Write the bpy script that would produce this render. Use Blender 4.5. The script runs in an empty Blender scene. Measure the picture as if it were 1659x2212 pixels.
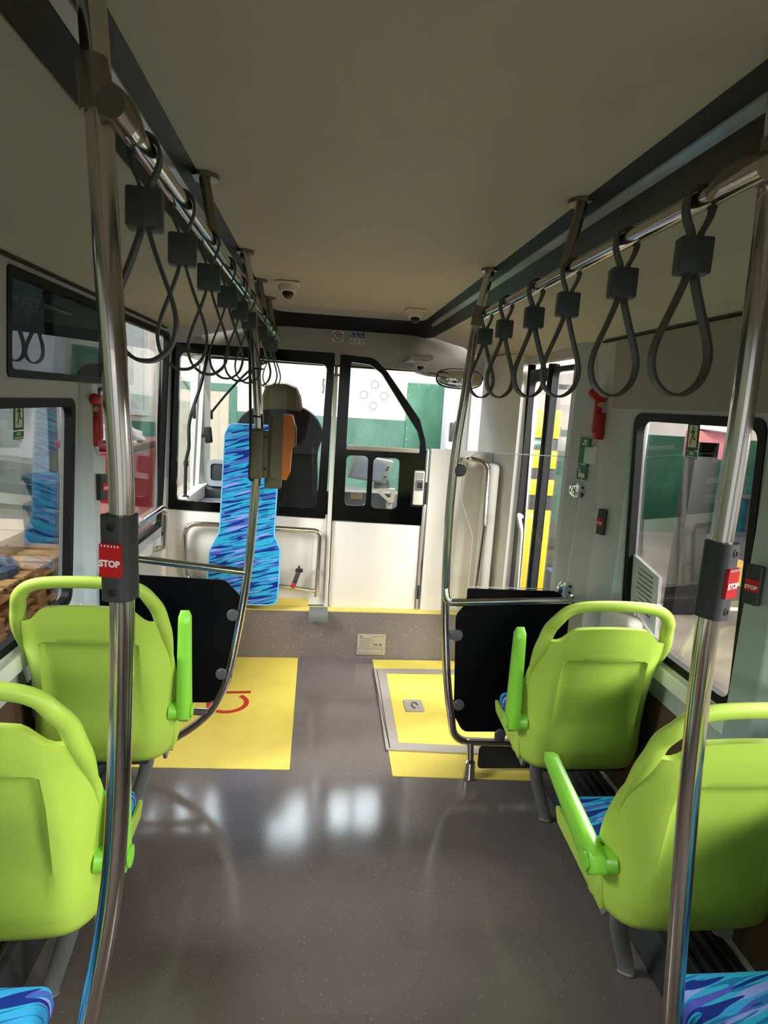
import bpy, bmesh, math, random
from mathutils import Vector, Matrix
from mathutils.geometry import tessellate_polygon

random.seed(7)
scene = bpy.context.scene
COL = scene.collection

# ------------------------------------------------------------------ camera
FPX, IMW, IMH = 1330.0, 1659.0, 2212.0
VPX, VPY, ROLL = 697.0, 862.0, 0.060
_f = Vector(((VPX - IMW / 2) / FPX, (VPY - IMH / 2) / FPX, 1)).normalized()
_p = Vector(((VPX + 1000 - IMW / 2) / FPX, (VPY + 1000 * ROLL - IMH / 2) / FPX, 1))
_up = _p.cross(_f).normalized()
if _up.y > 0: _up = -_up
_r = _f.cross(_up).normalized()
if _r.x < 0: _r = -_r
def _w(c): return Vector((_r.dot(c), _f.dot(c), _up.dot(c)))
cx_, cy_, cz_ = _w(Vector((1, 0, 0))), _w(Vector((0, -1, 0))), _w(Vector((0, 0, -1)))
cam_d = bpy.data.cameras.new('camera')
cam = bpy.data.objects.new('camera', cam_d); COL.objects.link(cam)
cam.matrix_world = Matrix(((cx_.x, cy_.x, cz_.x, 0), (cx_.y, cy_.y, cz_.y, 0), (cx_.z, cy_.z, cz_.z, 1.75), (0, 0, 0, 1)))
cam_d.sensor_fit = 'VERTICAL'; cam_d.sensor_height = 24.0; cam_d.lens = FPX / IMH * 24.0
cam_d.clip_start = 0.02; cam_d.clip_end = 100
scene.camera = cam

# ------------------------------------------------------------------ light, exposure
scene.view_settings.view_transform = 'Standard'
scene.view_settings.look = 'None'
scene.view_settings.gamma = 1
scene.view_settings.use_curve_mapping = False
scene.view_settings.exposure = -0.12
scene.cycles.use_denoising = True
scene.cycles.max_bounces = 10
scene.cycles.transparent_max_bounces = 24
scene.cycles.caustics_reflective = False
scene.cycles.caustics_refractive = False
scene.cycles.sample_clamp_indirect = 6.0
world = bpy.data.worlds.new('garage_daylight'); scene.world = world
world.use_nodes = True
world.node_tree.nodes['Background'].inputs[0].default_value = (0.95, 0.97, 1.0, 1)
world.node_tree.nodes['Background'].inputs[1].default_value = 0.9
def area(name, loc, target, sx, sy, power, col=(1, 1, 1)):
    l = bpy.data.lights.new(name, 'AREA'); l.shape = 'RECTANGLE'; l.size = sx; l.size_y = sy
    l.energy = power; l.color = col
    o = bpy.data.objects.new(name, l); COL.objects.link(o); o.location = loc
    o.rotation_euler = (Vector(target) - Vector(loc)).to_track_quat('-Z', 'Y').to_euler()
    return o
area('garage_lamp_front', (0.3, 7.6, 5.2), (0.6, 9.6, 0.8), 5.0, 1.2, 150, (1, 0.985, 0.96))
area('garage_lamp_left', (-3.9, 1.5, 3.4), (0.5, 2.6, 0.8), 1.2, 5.0, 950, (0.96, 0.98, 1))
area('garage_lamp_right', (5.4, 1.0, 4.2), (0.6, 2.2, 0.7), 1.4, 6.0, 820, (1, 0.98, 0.95))
area('garage_lamp_rear', (0.4, -5.6, 3.0), (0.2, 3.2, 0.7), 4.0, 1.0, 540, (1, 0.97, 0.92))
area('fill_light_door', (3.4, 3.9, 3.6), (0.3, 3.3, 0.0), 1.0, 2.0, 480, (1, 0.97, 0.92))  # added fill light, brightens the yellow floor and the front ceiling by bounce
area('fill_light_rear_right', (4.6, -1.6, 2.7), (0.9, 4.1, 0.9), 1.5, 1.2, 420, (1, 0.98, 0.95))  # fill light added through the door glass for the white wheel housing panel
area('fill_light_pallets', (-1.6, 5.2, 4.8), (-2.9, 5.6, 0.0), 1.0, 3.0, 160, (1, 0.97, 0.93))  # extra light without a fixture, added to lift the dark pallet stack
area('hall_high_windows', (-0.4, 10.6, 5.9), (-0.1, 3.0, 1.6), 6.6, 2.6, 950, (0.86, 0.93, 1))

# ------------------------------------------------------------------ materials
def srgb(h):
    h = h.lstrip('#')
    def c(v):
        v = int(v, 16) / 255
        return v / 12.92 if v <= 0.04045 else ((v + 0.055) / 1.055) ** 2.4
    return (c(h[0:2]), c(h[2:4]), c(h[4:6]), 1)
MATS = {}
def new_mat(name):
    m = bpy.data.materials.new(name); m.use_nodes = True
    nt = m.node_tree; return m, nt, nt.nodes['Principled BSDF']
def mat(name, col, rough=0.5, metal=0.0, var=0.06, vscale=6.0, bump=0.0, bscale=200.0, spec=0.5, emit=None, estr=0.0, coat=0.0):
    if name in MATS: return MATS[name]
    m, nt, b = new_mat(name)
    c = srgb(col); N, L = nt.nodes.new, nt.links.new
    tc = N('ShaderNodeTexCoord')
    if var:
        n = N('ShaderNodeTexNoise'); n.inputs['Scale'].default_value = vscale; n.inputs['Detail'].default_value = 4
        L(tc.outputs['Object'], n.inputs['Vector'])
        mx = N('ShaderNodeMix'); mx.data_type = 'RGBA'
        mx.inputs[6].default_value = tuple(max(0, v * (1 - var)) for v in c[:3]) + (1,)
        mx.inputs[7].default_value = tuple(min(1, v * (1 + var)) for v in c[:3]) + (1,)
        L(n.outputs['Fac'], mx.inputs[0]); L(mx.outputs[2], b.inputs['Base Color'])
    else:
        b.inputs['Base Color'].default_value = c
    b.inputs['Roughness'].default_value = rough; b.inputs['Metallic'].default_value = metal
    b.inputs['Specular IOR Level'].default_value = spec
    b.inputs['Coat Weight'].default_value = coat
    if bump:
        n2 = N('ShaderNodeTexNoise'); n2.inputs['Scale'].default_value = bscale
        L(tc.outputs['Object'], n2.inputs['Vector'])
        bp = N('ShaderNodeBump'); bp.inputs['Strength'].default_value = bump; bp.inputs['Distance'].default_value = 0.002
        L(n2.outputs['Fac'], bp.inputs['Height']); L(bp.outputs['Normal'], b.inputs['Normal'])
    if emit:
        b.inputs['Emission Color'].default_value = srgb(emit); b.inputs['Emission Strength'].default_value = estr
    MATS[name] = m
    return m
def glass(name, tint=(0.93, 0.96, 0.95), refl=0.06, rough=0.0, rmax=0.7):
    if name in MATS: return MATS[name]
    m = bpy.data.materials.new(name); m.use_nodes = True; nt = m.node_tree; nt.nodes.clear()
    N, L = nt.nodes.new, nt.links.new
    out = N('ShaderNodeOutputMaterial'); t = N('ShaderNodeBsdfTransparent'); g = N('ShaderNodeBsdfGlossy')
    t.inputs[0].default_value = tuple(tint) + (1,); g.inputs['Roughness'].default_value = rough
    lw = N('ShaderNodeLayerWeight'); lw.inputs['Blend'].default_value = 0.12
    mr = N('ShaderNodeMapRange'); mr.inputs['To Min'].default_value = refl; mr.inputs['To Max'].default_value = rmax
    L(lw.outputs['Fresnel'], mr.inputs['Value'])
    mr.inputs['From Min'].default_value = 0.03
    mix = N('ShaderNodeMixShader'); L(mr.outputs[0], mix.inputs[0]); L(t.outputs[0], mix.inputs[1]); L(g.outputs[0], mix.inputs[2])
    L(mix.outputs[0], out.inputs[0])
    MATS[name] = m
    return m
def fabric(name, axis):
    """blue seat cloth with dark dashes that run diagonally"""
    m, nt, b = new_mat(name); N, L = nt.nodes.new, nt.links.new
    tc = N('ShaderNodeTexCoord')
    def layer(sx, sy, loc, thr, soft=0.02):
        mp = N('ShaderNodeMapping')
        mp.inputs['Location'].default_value = loc
        sp = N('ShaderNodeSeparateXYZ'); L(tc.outputs['Object'], sp.inputs[0])
        cb = N('ShaderNodeCombineXYZ'); L(sp.outputs[0], cb.inputs[0]); L(sp.outputs[2 if axis == 'z' else 1], cb.inputs[1])
        L(cb.outputs[0], mp.inputs[0])
        rt = N('ShaderNodeVectorRotate'); rt.rotation_type = 'Z_AXIS'; rt.inputs['Angle'].default_value = math.radians(-15)
        L(mp.outputs[0], rt.inputs[0])
        sc = N('ShaderNodeVectorMath'); sc.operation = 'MULTIPLY'; sc.inputs[1].default_value = (sx, sy, 1)
        L(rt.outputs[0], sc.inputs[0])
        n = N('ShaderNodeTexNoise'); n.noise_dimensions = '2D'; n.inputs['Scale'].default_value = 1.0; n.inputs['Detail'].default_value = 0.0
        L(sc.outputs[0], n.inputs['Vector'])
        r = N('ShaderNodeMapRange'); r.inputs['From Min'].default_value = thr; r.inputs['From Max'].default_value = thr + soft
        L(n.outputs['Fac'], r.inputs['Value'])
        return r.outputs[0]
    def mixc(fac, a, bcol):
        x = N('ShaderNodeMix'); x.data_type = 'RGBA'; L(fac, x.inputs[0])
        if isinstance(a, tuple): x.inputs[6].default_value = a
        else: L(a, x.inputs[6])
        x.inputs[7].default_value = bcol
        return x.outputs[2]
    c = mixc(layer(5, 30, (3, 1, 0), 0.50, 0.08), srgb('#2a9dbf'), srgb('#3291c6'))
    c = mixc(layer(4, 40, (7, 4, 0), 0.64), c, srgb('#7f8fd0'))
    c = mixc(layer(4, 42, (1, 9, 0), 0.66), c, srgb('#4a50ac'))
    c = mixc(layer(9, 110, (5, 2, 0), 0.62), c, srgb('#1c6b9f'))
    c = mixc(layer(6, 62, (11, 6, 0), 0.62), c, srgb('#14297a'))
    L(c, b.inputs['Base Color']); b.inputs['Roughness'].default_value = 0.9; b.inputs['Specular IOR Level'].default_value = 0.15
    n2 = N('ShaderNodeTexNoise'); n2.inputs['Scale'].default_value = 500; L(tc.outputs['Object'], n2.inputs['Vector'])
    bp = N('ShaderNodeBump'); bp.inputs['Strength'].default_value = 0.25; bp.inputs['Distance'].default_value = 0.001
    L(n2.outputs['Fac'], bp.inputs['Height']); L(bp.outputs['Normal'], b.inputs['Normal'])
    return m
def speckled(name, base, dark, speck, rough, thr=0.09, scale=70):
    m, nt, b = new_mat(name); N, L = nt.nodes.new, nt.links.new
    tc = N('ShaderNodeTexCoord')
    n = N('ShaderNodeTexNoise'); n.inputs['Scale'].default_value = 2.2; n.inputs['Detail'].default_value = 6
    L(tc.outputs['Object'], n.inputs['Vector'])
    a = N('ShaderNodeMix'); a.data_type = 'RGBA'; a.inputs[6].default_value = srgb(dark); a.inputs[7].default_value = srgb(base)
    L(n.outputs['Fac'], a.inputs[0])
    v = N('ShaderNodeTexVoronoi'); v.inputs['Scale'].default_value = scale; L(tc.outputs['Object'], v.inputs['Vector'])
    lt = N('ShaderNodeMath'); lt.operation = 'LESS_THAN'; lt.inputs[1].default_value = thr; L(v.outputs['Distance'], lt.inputs[0])
    pk = N('ShaderNodeSeparateColor'); L(v.outputs['Color'], pk.inputs[0])
    gt = N('ShaderNodeMath'); gt.operation = 'GREATER_THAN'; gt.inputs[1].default_value = 0.45; L(pk.outputs[0], gt.inputs[0])
    ml = N('ShaderNodeMath'); ml.operation = 'MULTIPLY'; L(lt.outputs[0], ml.inputs[0]); L(gt.outputs[0], ml.inputs[1])
    c = N('ShaderNodeMix'); c.data_type = 'RGBA'; L(a.outputs[2], c.inputs[6]); c.inputs[7].default_value = srgb(speck); L(ml.outputs[0], c.inputs[0])
    L(c.outputs[2], b.inputs['Base Color'])
    n3 = N('ShaderNodeTexNoise'); n3.inputs['Scale'].default_value = 6; n3.inputs['Detail'].default_value = 5; L(tc.outputs['Object'], n3.inputs['Vector'])
    mr = N('ShaderNodeMapRange'); mr.inputs['To Min'].default_value = rough * 0.7; mr.inputs['To Max'].default_value = rough * 1.4
    L(n3.outputs['Fac'], mr.inputs['Value']); L(mr.outputs[0], b.inputs['Roughness'])
    n4 = N('ShaderNodeTexNoise'); n4.inputs['Scale'].default_value = 180; L(tc.outputs['Object'], n4.inputs['Vector'])
    bp = N('ShaderNodeBump'); bp.inputs['Strength'].default_value = 0.10; bp.inputs['Distance'].default_value = 0.001
    L(n4.outputs['Fac'], bp.inputs['Height']); L(bp.outputs['Normal'], b.inputs['Normal'])
    return m
def stained(name, base, stain, scale=1.2, rough=0.8, lo=0.42, hi=0.62, stretch=(1, 1, 1)):
    m, nt, b = new_mat(name); N, L = nt.nodes.new, nt.links.new
    tc = N('ShaderNodeTexCoord'); mp = N('ShaderNodeMapping'); mp.inputs['Scale'].default_value = stretch
    L(tc.outputs['Object'], mp.inputs[0])
    n = N('ShaderNodeTexNoise'); n.inputs['Scale'].default_value = scale; n.inputs['Detail'].default_value = 8; n.inputs['Roughness'].default_value = 0.62
    L(mp.outputs[0], n.inputs['Vector'])
    r = N('ShaderNodeMapRange'); r.inputs['From Min'].default_value = lo; r.inputs['From Max'].default_value = hi; L(n.outputs['Fac'], r.inputs['Value'])
    a = N('ShaderNodeMix'); a.data_type = 'RGBA'; a.inputs[6].default_value = srgb(base); a.inputs[7].default_value = srgb(stain)
    L(r.outputs[0], a.inputs[0]); L(a.outputs[2], b.inputs['Base Color']); b.inputs['Roughness'].default_value = rough
    return m
def planks(name, base, line, scale=9.0, rough=0.7, axis=0, grain=8):
    m, nt, b = new_mat(name); N, L = nt.nodes.new, nt.links.new
    tc = N('ShaderNodeTexCoord'); sp = N('ShaderNodeSeparateXYZ'); L(tc.outputs['Object'], sp.inputs[0])
    mu = N('ShaderNodeMath'); mu.operation = 'MULTIPLY'; mu.inputs[1].default_value = scale; L(sp.outputs[axis], mu.inputs[0])
    fr = N('ShaderNodeMath'); fr.operation = 'FRACT'; L(mu.outputs[0], fr.inputs[0])
    lt = N('ShaderNodeMath'); lt.operation = 'LESS_THAN'; lt.inputs[1].default_value = 0.05; L(fr.outputs[0], lt.inputs[0])
    n = N('ShaderNodeTexNoise'); n.inputs['Scale'].default_value = grain; L(tc.outputs['Object'], n.inputs['Vector'])
    bc = srgb(base)
    a = N('ShaderNodeMix'); a.data_type = 'RGBA'; a.inputs[6].default_value = tuple(v * 0.8 for v in bc[:3]) + (1,); a.inputs[7].default_value = tuple(min(1, v * 1.15) for v in bc[:3]) + (1,)
    L(n.outputs['Fac'], a.inputs[0])
    c = N('ShaderNodeMix'); c.data_type = 'RGBA'; L(a.outputs[2], c.inputs[6]); c.inputs[7].default_value = srgb(line); L(lt.outputs[0], c.inputs[0])
    L(c.outputs[2], b.inputs['Base Color']); b.inputs['Roughness'].default_value = rough
    return m

LIME = mat('lime_plastic', '#a8c44c', 0.42, var=0.04, bump=0.12, bscale=900, spec=0.4)
LIMEARM = mat('lime_arm_plastic', '#7ec63a', 0.35, var=0.03, bump=0.05, bscale=900)
CLOTH_V = fabric('seat_cloth_upright', 'z'); CLOTH_H = fabric('seat_cloth_flat', 'y')
STEEL = mat('brushed_steel', '#d2ccc4', 0.15, metal=1.0, var=0.05, vscale=20)
STEELD = mat('dark_steel', '#8d8678', 0.34, metal=1.0, var=0.05, vscale=20)
CHROME = mat('chrome', '#e6e6e8', 0.06, metal=1.0, var=0)
ALU = mat('aluminium_trim', '#b9b2ad', 0.45, metal=0.6, var=0.06)
CEIL = mat('ceiling_laminate', '#c6c0b0', 0.75, var=0.02, bump=0.05, bscale=400)
WALLM = mat('wall_laminate', '#c0c0bf', 0.6, var=0.02, bump=0.05, bscale=400)
POSTM = mat('post_cover', '#b3bbc0', 0.45, var=0.02)
WHITE = mat('cab_white', '#e4dfd6', 0.5, var=0.02)
BRIGHTW = mat('white_paint', '#eceae6', 0.45, var=0.03)
BLACK = mat('black_rubber', '#0d0d0e', 0.6, var=0.1)
BLACKG = mat('black_gloss', '#060607', 0.12, var=0)
BLACKP = mat('black_panel', '#040405', 0.45, var=0, spec=0.12)
GREYP = mat('grey_plastic', '#46494c', 0.5, var=0.04)
DGREY = mat('dark_grey_plastic', '#2e3033', 0.5, var=0.05)
MIDG = mat('mid_grey_plastic', '#6a6d6e', 0.5, var=0.05)
STRAP = mat('strap_rubber', '#474a45', 0.5, var=0.06, vscale=30)
STRAPB = mat('strap_clamp', '#454a4c', 0.45, var=0.04)
YELLOW = stained('yellow_mat', '#dfc958', '#cfb74a', 3.0, 0.45, 0.5, 0.75)
REDM = mat('red_plastic', '#b31019', 0.35, var=0.04)
REDD = mat('red_hammer', '#b01a1a', 0.4, var=0.05)
REDP = mat('red_floor_paint', '#b8321c', 0.5, var=0.05)
FLOORM = speckled('speckled_vinyl', '#6f6664', '#575050', '#b8b4ae', 0.115)
RISERM = speckled('speckled_riser', '#77706a', '#686160', '#d8d5cd', 0.4, 0.12, 60)
KHAKI = mat('khaki_plastic', '#6b674a', 0.5, var=0.04)
ORANGE = mat('orange_plastic', '#e07a1c', 0.4, var=0.03)
GLASS = glass('window_glass', (0.93, 0.94, 0.93), 0.05)
CLEAR = glass('clear_glass', (0.97, 0.98, 0.975), 0.015, 0.0, 0.35)
TINT = glass('tinted_glass', (0.16, 0.19, 0.19), 0.10)
EDGE = mat('glass_edge', '#cfd8d4', 0.3, var=0)
CREAMW = stained('cream_wall', '#e6dcd4', '#cfc4ba', 0.9, 0.85, 0.58, 0.8)
GREENW = stained('green_wall', '#4f7d6e', '#729e8e', 1.6, 0.55, 0.45, 0.75)
GREEND = stained('green_door', '#447f67', '#6da389', 1.1, 0.45, 0.45, 0.8)
DGREEN = stained('dark_green_door', '#134a36', '#2f6a50', 1.4, 0.5, 0.5, 0.8)
CONC = stained('concrete_floor', '#6f655a', '#4a423b', 0.7, 0.8, 0.4, 0.62)
CONCW = stained('concrete_wall', '#667059', '#454d3f', 1.2, 0.9, 0.4, 0.65, (1, 1, 0.4))
CONCP = stained('concrete_pillar', '#a2a8a4', '#757b78', 3.0, 0.9, 0.5, 0.72)
WOOD = stained('pallet_wood', '#d0a570', '#a67c4c', 9.0, 0.8, 0.45, 0.7, (0.6, 3, 3))
CARD = mat('cardboard', '#d8c6b2', 0.85, var=0.08)
BLUEP = stained('blue_tub', '#2c4d6d', '#6b7f92', 5.0, 0.5, 0.5, 0.7)
REDC = mat('red_container', '#b8232a', 0.35, var=0.12, vscale=3)
DOORW = planks('pale_plank_door', '#d9cfbd', '#b8ab98', 6.0, 0.7, 0, 6)
YEL2 = stained('yellow_steel', '#e7b51c', '#b98a16', 4.0, 0.45, 0.55, 0.75)
YBLK = stained('yellow_block', '#cda63a', '#8f7430', 9.0, 0.7, 0.5, 0.7)
GRN = mat('sign_green', '#0c7046', 0.5, var=0.02)
DGRN = mat('sign_dark_green', '#0d3b26', 0.5, var=0.02)
LUM = mat('sign_pale_yellow', '#e6e3a6', 0.5, var=0.02)
PAPER = mat('paper_white', '#eceae6', 0.7, var=0.02)
BLUESIGN = mat('sign_blue', '#1f5a9c', 0.5, var=0.02)
BROWN = planks('brown_panel', '#5d4636', '#4a382c', 3.0, 0.7, 1, 10)
OLIVE = mat('olive_leather', '#6d6440', 0.5, var=0.05)
CHAR = mat('charcoal_cloth', '#0a0b0d', 0.8, var=0.1, vscale=40)
SCREEN = mat('pale_screen', '#b9c3d4', 0.15, var=0.02)
LENS = mat('smoked_lens', '#2a1a12', 0.08, var=0)
DIFF = mat('light_diffuser', '#a9aeb4', 0.15, var=0.15, vscale=5, spec=0.8)
BLUEJ = mat('blue_denim', '#3c4f7a', 0.9, var=0.1, vscale=30)
RAG = mat('pale_rag', '#d8ccd0', 0.9, var=0.1)
GREENTAB = mat('green_felt', '#3c8a5a', 0.8, var=0.05)
PLATE = mat('metal_plate', '#b0a995', 0.4, metal=0.4, var=0.04)

# ------------------------------------------------------------------ geometry helpers
class MB:
    def __init__(s): s.v = []; s.f = []
    def add(s, vs, fs):
        o = len(s.v); s.v += [tuple(p) for p in vs]; s.f += [tuple(i + o for i in f) for f in fs]; return s
    def bm(s, bm):
        bm.verts.index_update()
        return s.add([v.co[:] for v in bm.verts], [[v.index for v in f.verts] for f in bm.faces])
def box(mb, x0, x1, y0, y1, z0, z1, bev=0.0, seg=2, xf=None):
    bm = bmesh.new(); bmesh.ops.create_cube(bm, size=1)
    for v in bm.verts:
        v.co = Vector(((x0 + x1) / 2 + v.co.x * (x1 - x0), (y0 + y1) / 2 + v.co.y * (y1 - y0), (z0 + z1) / 2 + v.co.z * (z1 - z0)))
    if bev: bmesh.ops.bevel(bm, geom=bm.edges[:], offset=bev, segments=seg, profile=0.5, affect='EDGES')
    if xf: bmesh.ops.transform(bm, matrix=xf, verts=bm.verts)
    mb.bm(bm); bm.free(); return mb
def fillet(pts, r, n=6, closed=False):
    pts = [Vector(p) for p in pts]; out = []; m = len(pts)
    for i, p in enumerate(pts):
        rr = r[i] if isinstance(r, (list, tuple)) else r
        if (not closed and i in (0, m - 1)) or rr <= 0: out.append(p.copy()); continue
        a, b = pts[i - 1] - p, pts[(i + 1) % m] - p
        la, lb = a.length, b.length; a.normalize(); b.normalize()
        ang = a.angle(b)
        if ang > 3.1: out.append(p.copy()); continue
        d = min(rr / math.tan(ang / 2), la * 0.49, lb * 0.49)
        p0, p1 = p + a * d, p + b * d
        for k in range(n + 1):
            t = k / n; out.append(p0 * (1 - t) ** 2 + p * 2 * t * (1 - t) + p1 * t * t)
    return out
def smooth(pts, n=6):
    P = [Vector(p) for p in pts]; out = []
    for i in range(len(P) - 1):
        p0, p1, p2, p3 = P[max(i - 1, 0)], P[i], P[i + 1], P[min(i + 2, len(P) - 1)]
        for k in range(n):
            t = k / n
            out.append(0.5 * ((2 * p1) + (p2 - p0) * t + (2 * p0 - 5 * p1 + 4 * p2 - p3) * t * t + (3 * p1 - p0 - 3 * p2 + p3) * t ** 3))
    out.append(P[-1]); return out
def tube(mb, path, r, seg=16, closed=False, squash=None):
    P = [Vector(p) for p in path]; n = len(P)
    T = []
    for i in range(n):
        a = P[i - 1] if (i > 0 or closed) else P[i]; b = P[(i + 1) % n] if (i < n - 1 or closed) else P[i]
        T.append((b - a).normalized())
    up = Vector((0, 0, 1)) if abs(T[0].z) < 0.9 else Vector((0, 1, 0))
    u = T[0].cross(up).normalized(); vs = []
    for i in range(n):
        u = (u - T[i] * u.dot(T[i])).normalized(); w = T[i].cross(u)
        rr = r[i] if isinstance(r, (list, tuple)) else r
        ru, rw = (rr, rr) if not squash else (rr * squash[0], rr * squash[1])
        for k in range(seg):
            a = 2 * math.pi * k / seg; vs.append(P[i] + u * math.cos(a) * ru + w * math.sin(a) * rw)
    fs = []
    for i in range(n if closed else n - 1):
        j = (i + 1) % n
        for k in range(seg):
            k2 = (k + 1) % seg; fs.append((i * seg + k, i * seg + k2, j * seg + k2, j * seg + k))
    if not closed:
        fs.append(tuple(range(seg))[::-1]); fs.append(tuple((n - 1) * seg + k for k in range(seg)))
    return mb.add(vs, fs)
def cyl(mb, a, b, r, seg=20, r2=None):
    a, b = Vector(a), Vector(b); return tube(mb, [a, b], [r, r if r2 is None else r2], seg)
def lathe(mb, prof, c, axis, seg=24):
    """prof: (radius, height) pairs about an axis through c"""
    ax = Vector(axis).normalized(); c = Vector(c)
    u = ax.orthogonal().normalized(); w = ax.cross(u); vs = []; fs = []; n = len(prof)
    for r, h in prof:
        for k in range(seg):
            a = 2 * math.pi * k / seg; vs.append(c + ax * h + (u * math.cos(a) + w * math.sin(a)) * max(r, 1e-4))
    for i in range(n - 1):
        for k in range(seg):
            k2 = (k + 1) % seg; fs.append((i * seg + k, i * seg + k2, (i + 1) * seg + k2, (i + 1) * seg + k))
    fs.append(tuple(range(seg))[::-1]); fs.append(tuple((n - 1) * seg + k for k in range(seg)))
    return mb.add(vs, fs)
def prism(mb, outer, holes, to3, t):
    """flat plate with holes; to3(a, b, h) places a plane point at height h"""
    loops = [list(outer)] + [list(h) for h in holes]
    flat = [Vector((p[0], p[1], 0)) for l in loops for p in l]
    tris = tessellate_polygon([[Vector((p[0], p[1], 0)) for p in l] for l in loops])
    n = len(flat)
    vs = [to3(p.x, p.y, 0) for p in flat] + [to3(p.x, p.y, t) for p in flat]
    fs = []
    for a, b, c in tris:
        ar = (flat[b] - flat[a]).cross(flat[c] - flat[a]).z
        if ar < 0: b, c = c, b
        fs.append((a, c, b)); fs.append((a + n, b + n, c + n))
    o = 0
    for li, l in enumerate(loops):
        m = len(l); s = sum(l[i][0] * l[(i + 1) % m][1] - l[(i + 1) % m][0] * l[i][1] for i in range(m))
        for i in range(m):
            a, b = o + i, o + (i + 1) % m
            q = (a, b, b + n, a + n)
            if (s < 0) != (li > 0): q = q[::-1]
            fs.append(q)
        o += m
    return mb.add(vs, fs)
def rrect(a0, a1, b0, b1, r, n=6):
    return [(p.x, p.y) for p in fillet([(a0, b0, 0), (a1, b0, 0), (a1, b1, 0), (a0, b1, 0)], r, n, True)]
def rpoly(pts, r, n=6):
    return [(p.x, p.y) for p in fillet([(a, b, 0) for a, b in pts], r, n, True)]
def plane_xz(y):  # thickness runs away from the viewer
    return lambda a, b, h: (a, y + h, b)
def plane_xy(z): return lambda a, b, h: (a, b, z + h)
def frame3(o, u, v):
    o, u, v = Vector(o), Vector(u).normalized(), Vector(v).normalized(); w = u.cross(v)
    return lambda a, b, h: tuple(o + u * a + v * b + w * h)
def text_mesh(mb, body, size, to3, depth=0.0006, align='CENTER', bold=0.0):
    cu = bpy.data.curves.new('lettering', 'FONT'); cu.body = body; cu.size = size; cu.align_x = align; cu.align_y = 'CENTER'
    cu.extrude = 0.0; cu.resolution_u = 3; cu.offset = bold
    o = bpy.data.objects.new('lettering', cu); COL.objects.link(o)
    dg = bpy.context.evaluated_depsgraph_get(); me = bpy.data.meshes.new_from_object(o.evaluated_get(dg))
    mb.add([to3(v.co.x, v.co.y, depth) for v in me.vertices], [tuple(p.vertices) for p in me.polygons])
    bpy.data.objects.remove(o); bpy.data.curves.remove(cu); bpy.data.meshes.remove(me)
    return mb
def root_of(o):
    while o.parent: o = o.parent
    return o
def obj(name, mb, m, parent=None, flat=False, label=None):
    vs = [Vector(v) for v in mb.v]
    if parent is None:
        lo = [min(v[i] for v in vs) for i in range(3)]; hi = [max(v[i] for v in vs) for i in range(3)]
        org = Vector(((lo[0] + hi[0]) / 2, (lo[1] + hi[1]) / 2, lo[2]))
    else: org = root_of(parent).location.copy()
    me = bpy.data.meshes.new(name); me.from_pydata([v - org for v in vs], [], mb.f); me.update()
    bm = bmesh.new(); bm.from_mesh(me); bmesh.ops.recalc_face_normals(bm, faces=bm.faces); bm.to_mesh(me); bm.free()
    if not flat:
        for p in me.polygons: p.use_smooth = True
        me.set_sharp_from_angle(angle=math.radians(38))
    me.materials.append(m)
    o = bpy.data.objects.new(name, me); COL.objects.link(o)
    if parent is None: o.location = org
    else: o.parent = parent
    if label: o['label'] = label
    return o
def tag(o, label, cat, group=None):
    o['label'] = label; o['category'] = cat
    if group: o['group'] = group
    return o
def thing(name, loc, label, cat, group=None):
    o = bpy.data.objects.new(name, None); COL.objects.link(o); o.location = loc; o.empty_display_size = 0.05
    return tag(o, label, cat, group)
def struct(name, mb, m, parent=None, flat=False):
    o = obj(name, mb, m, parent, flat)
    if parent is None: o['kind'] = 'structure'
    return o

# ================================================================== BUS SHELL
def lx(z): return -1.0 + 0.055 * max(0, z - 0.85) / 1.25
def rx(z): return 1.315 - 0.065 * max(0, z - 0.85) / 1.25
def left(a, b, h): return (lx(b) - h, a, b)      # a along the bus, b up, h outwards
def right(a, b, h): return (rx(b) + h, a, b)
YB, YC, YF = -1.7, 4.08, 5.45
ZC, ZS = 2.33, 2.24
struct('floor', box(MB(), -1.02, 1.34, YB, 4.03, -0.06, 0), FLOORM)
# raised cab floor and the speckled step in front of it
struct('trim_1', prism(MB(), [(-1.0, 0.0), (1.22, 0.0), (1.22, 0.335), (-1.0, 0.335)], [], plane_xz(4.0), 0.03), RISERM)
struct('trim_2', box(MB(), -1.0, 1.22, 4.0, 4.09, 0.336, 0.344), mat('nosing_yellow', '#d9c46a', 0.5))
struct('floor_cab', box(MB(), -1.0, 1.22, 4.09, YF, 0.25, 0.335), DGREY)
# centre ceiling with rounded front corners
cp = rpoly([(-0.36, YB), (0.69, YB), (0.69, 4.5), (-0.36, 4.5)], [0, 0, 0.12, 0.12])
struct('ceiling', prism(MB(), cp, [], plane_xy(ZC), 0.03), CEIL)
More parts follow.
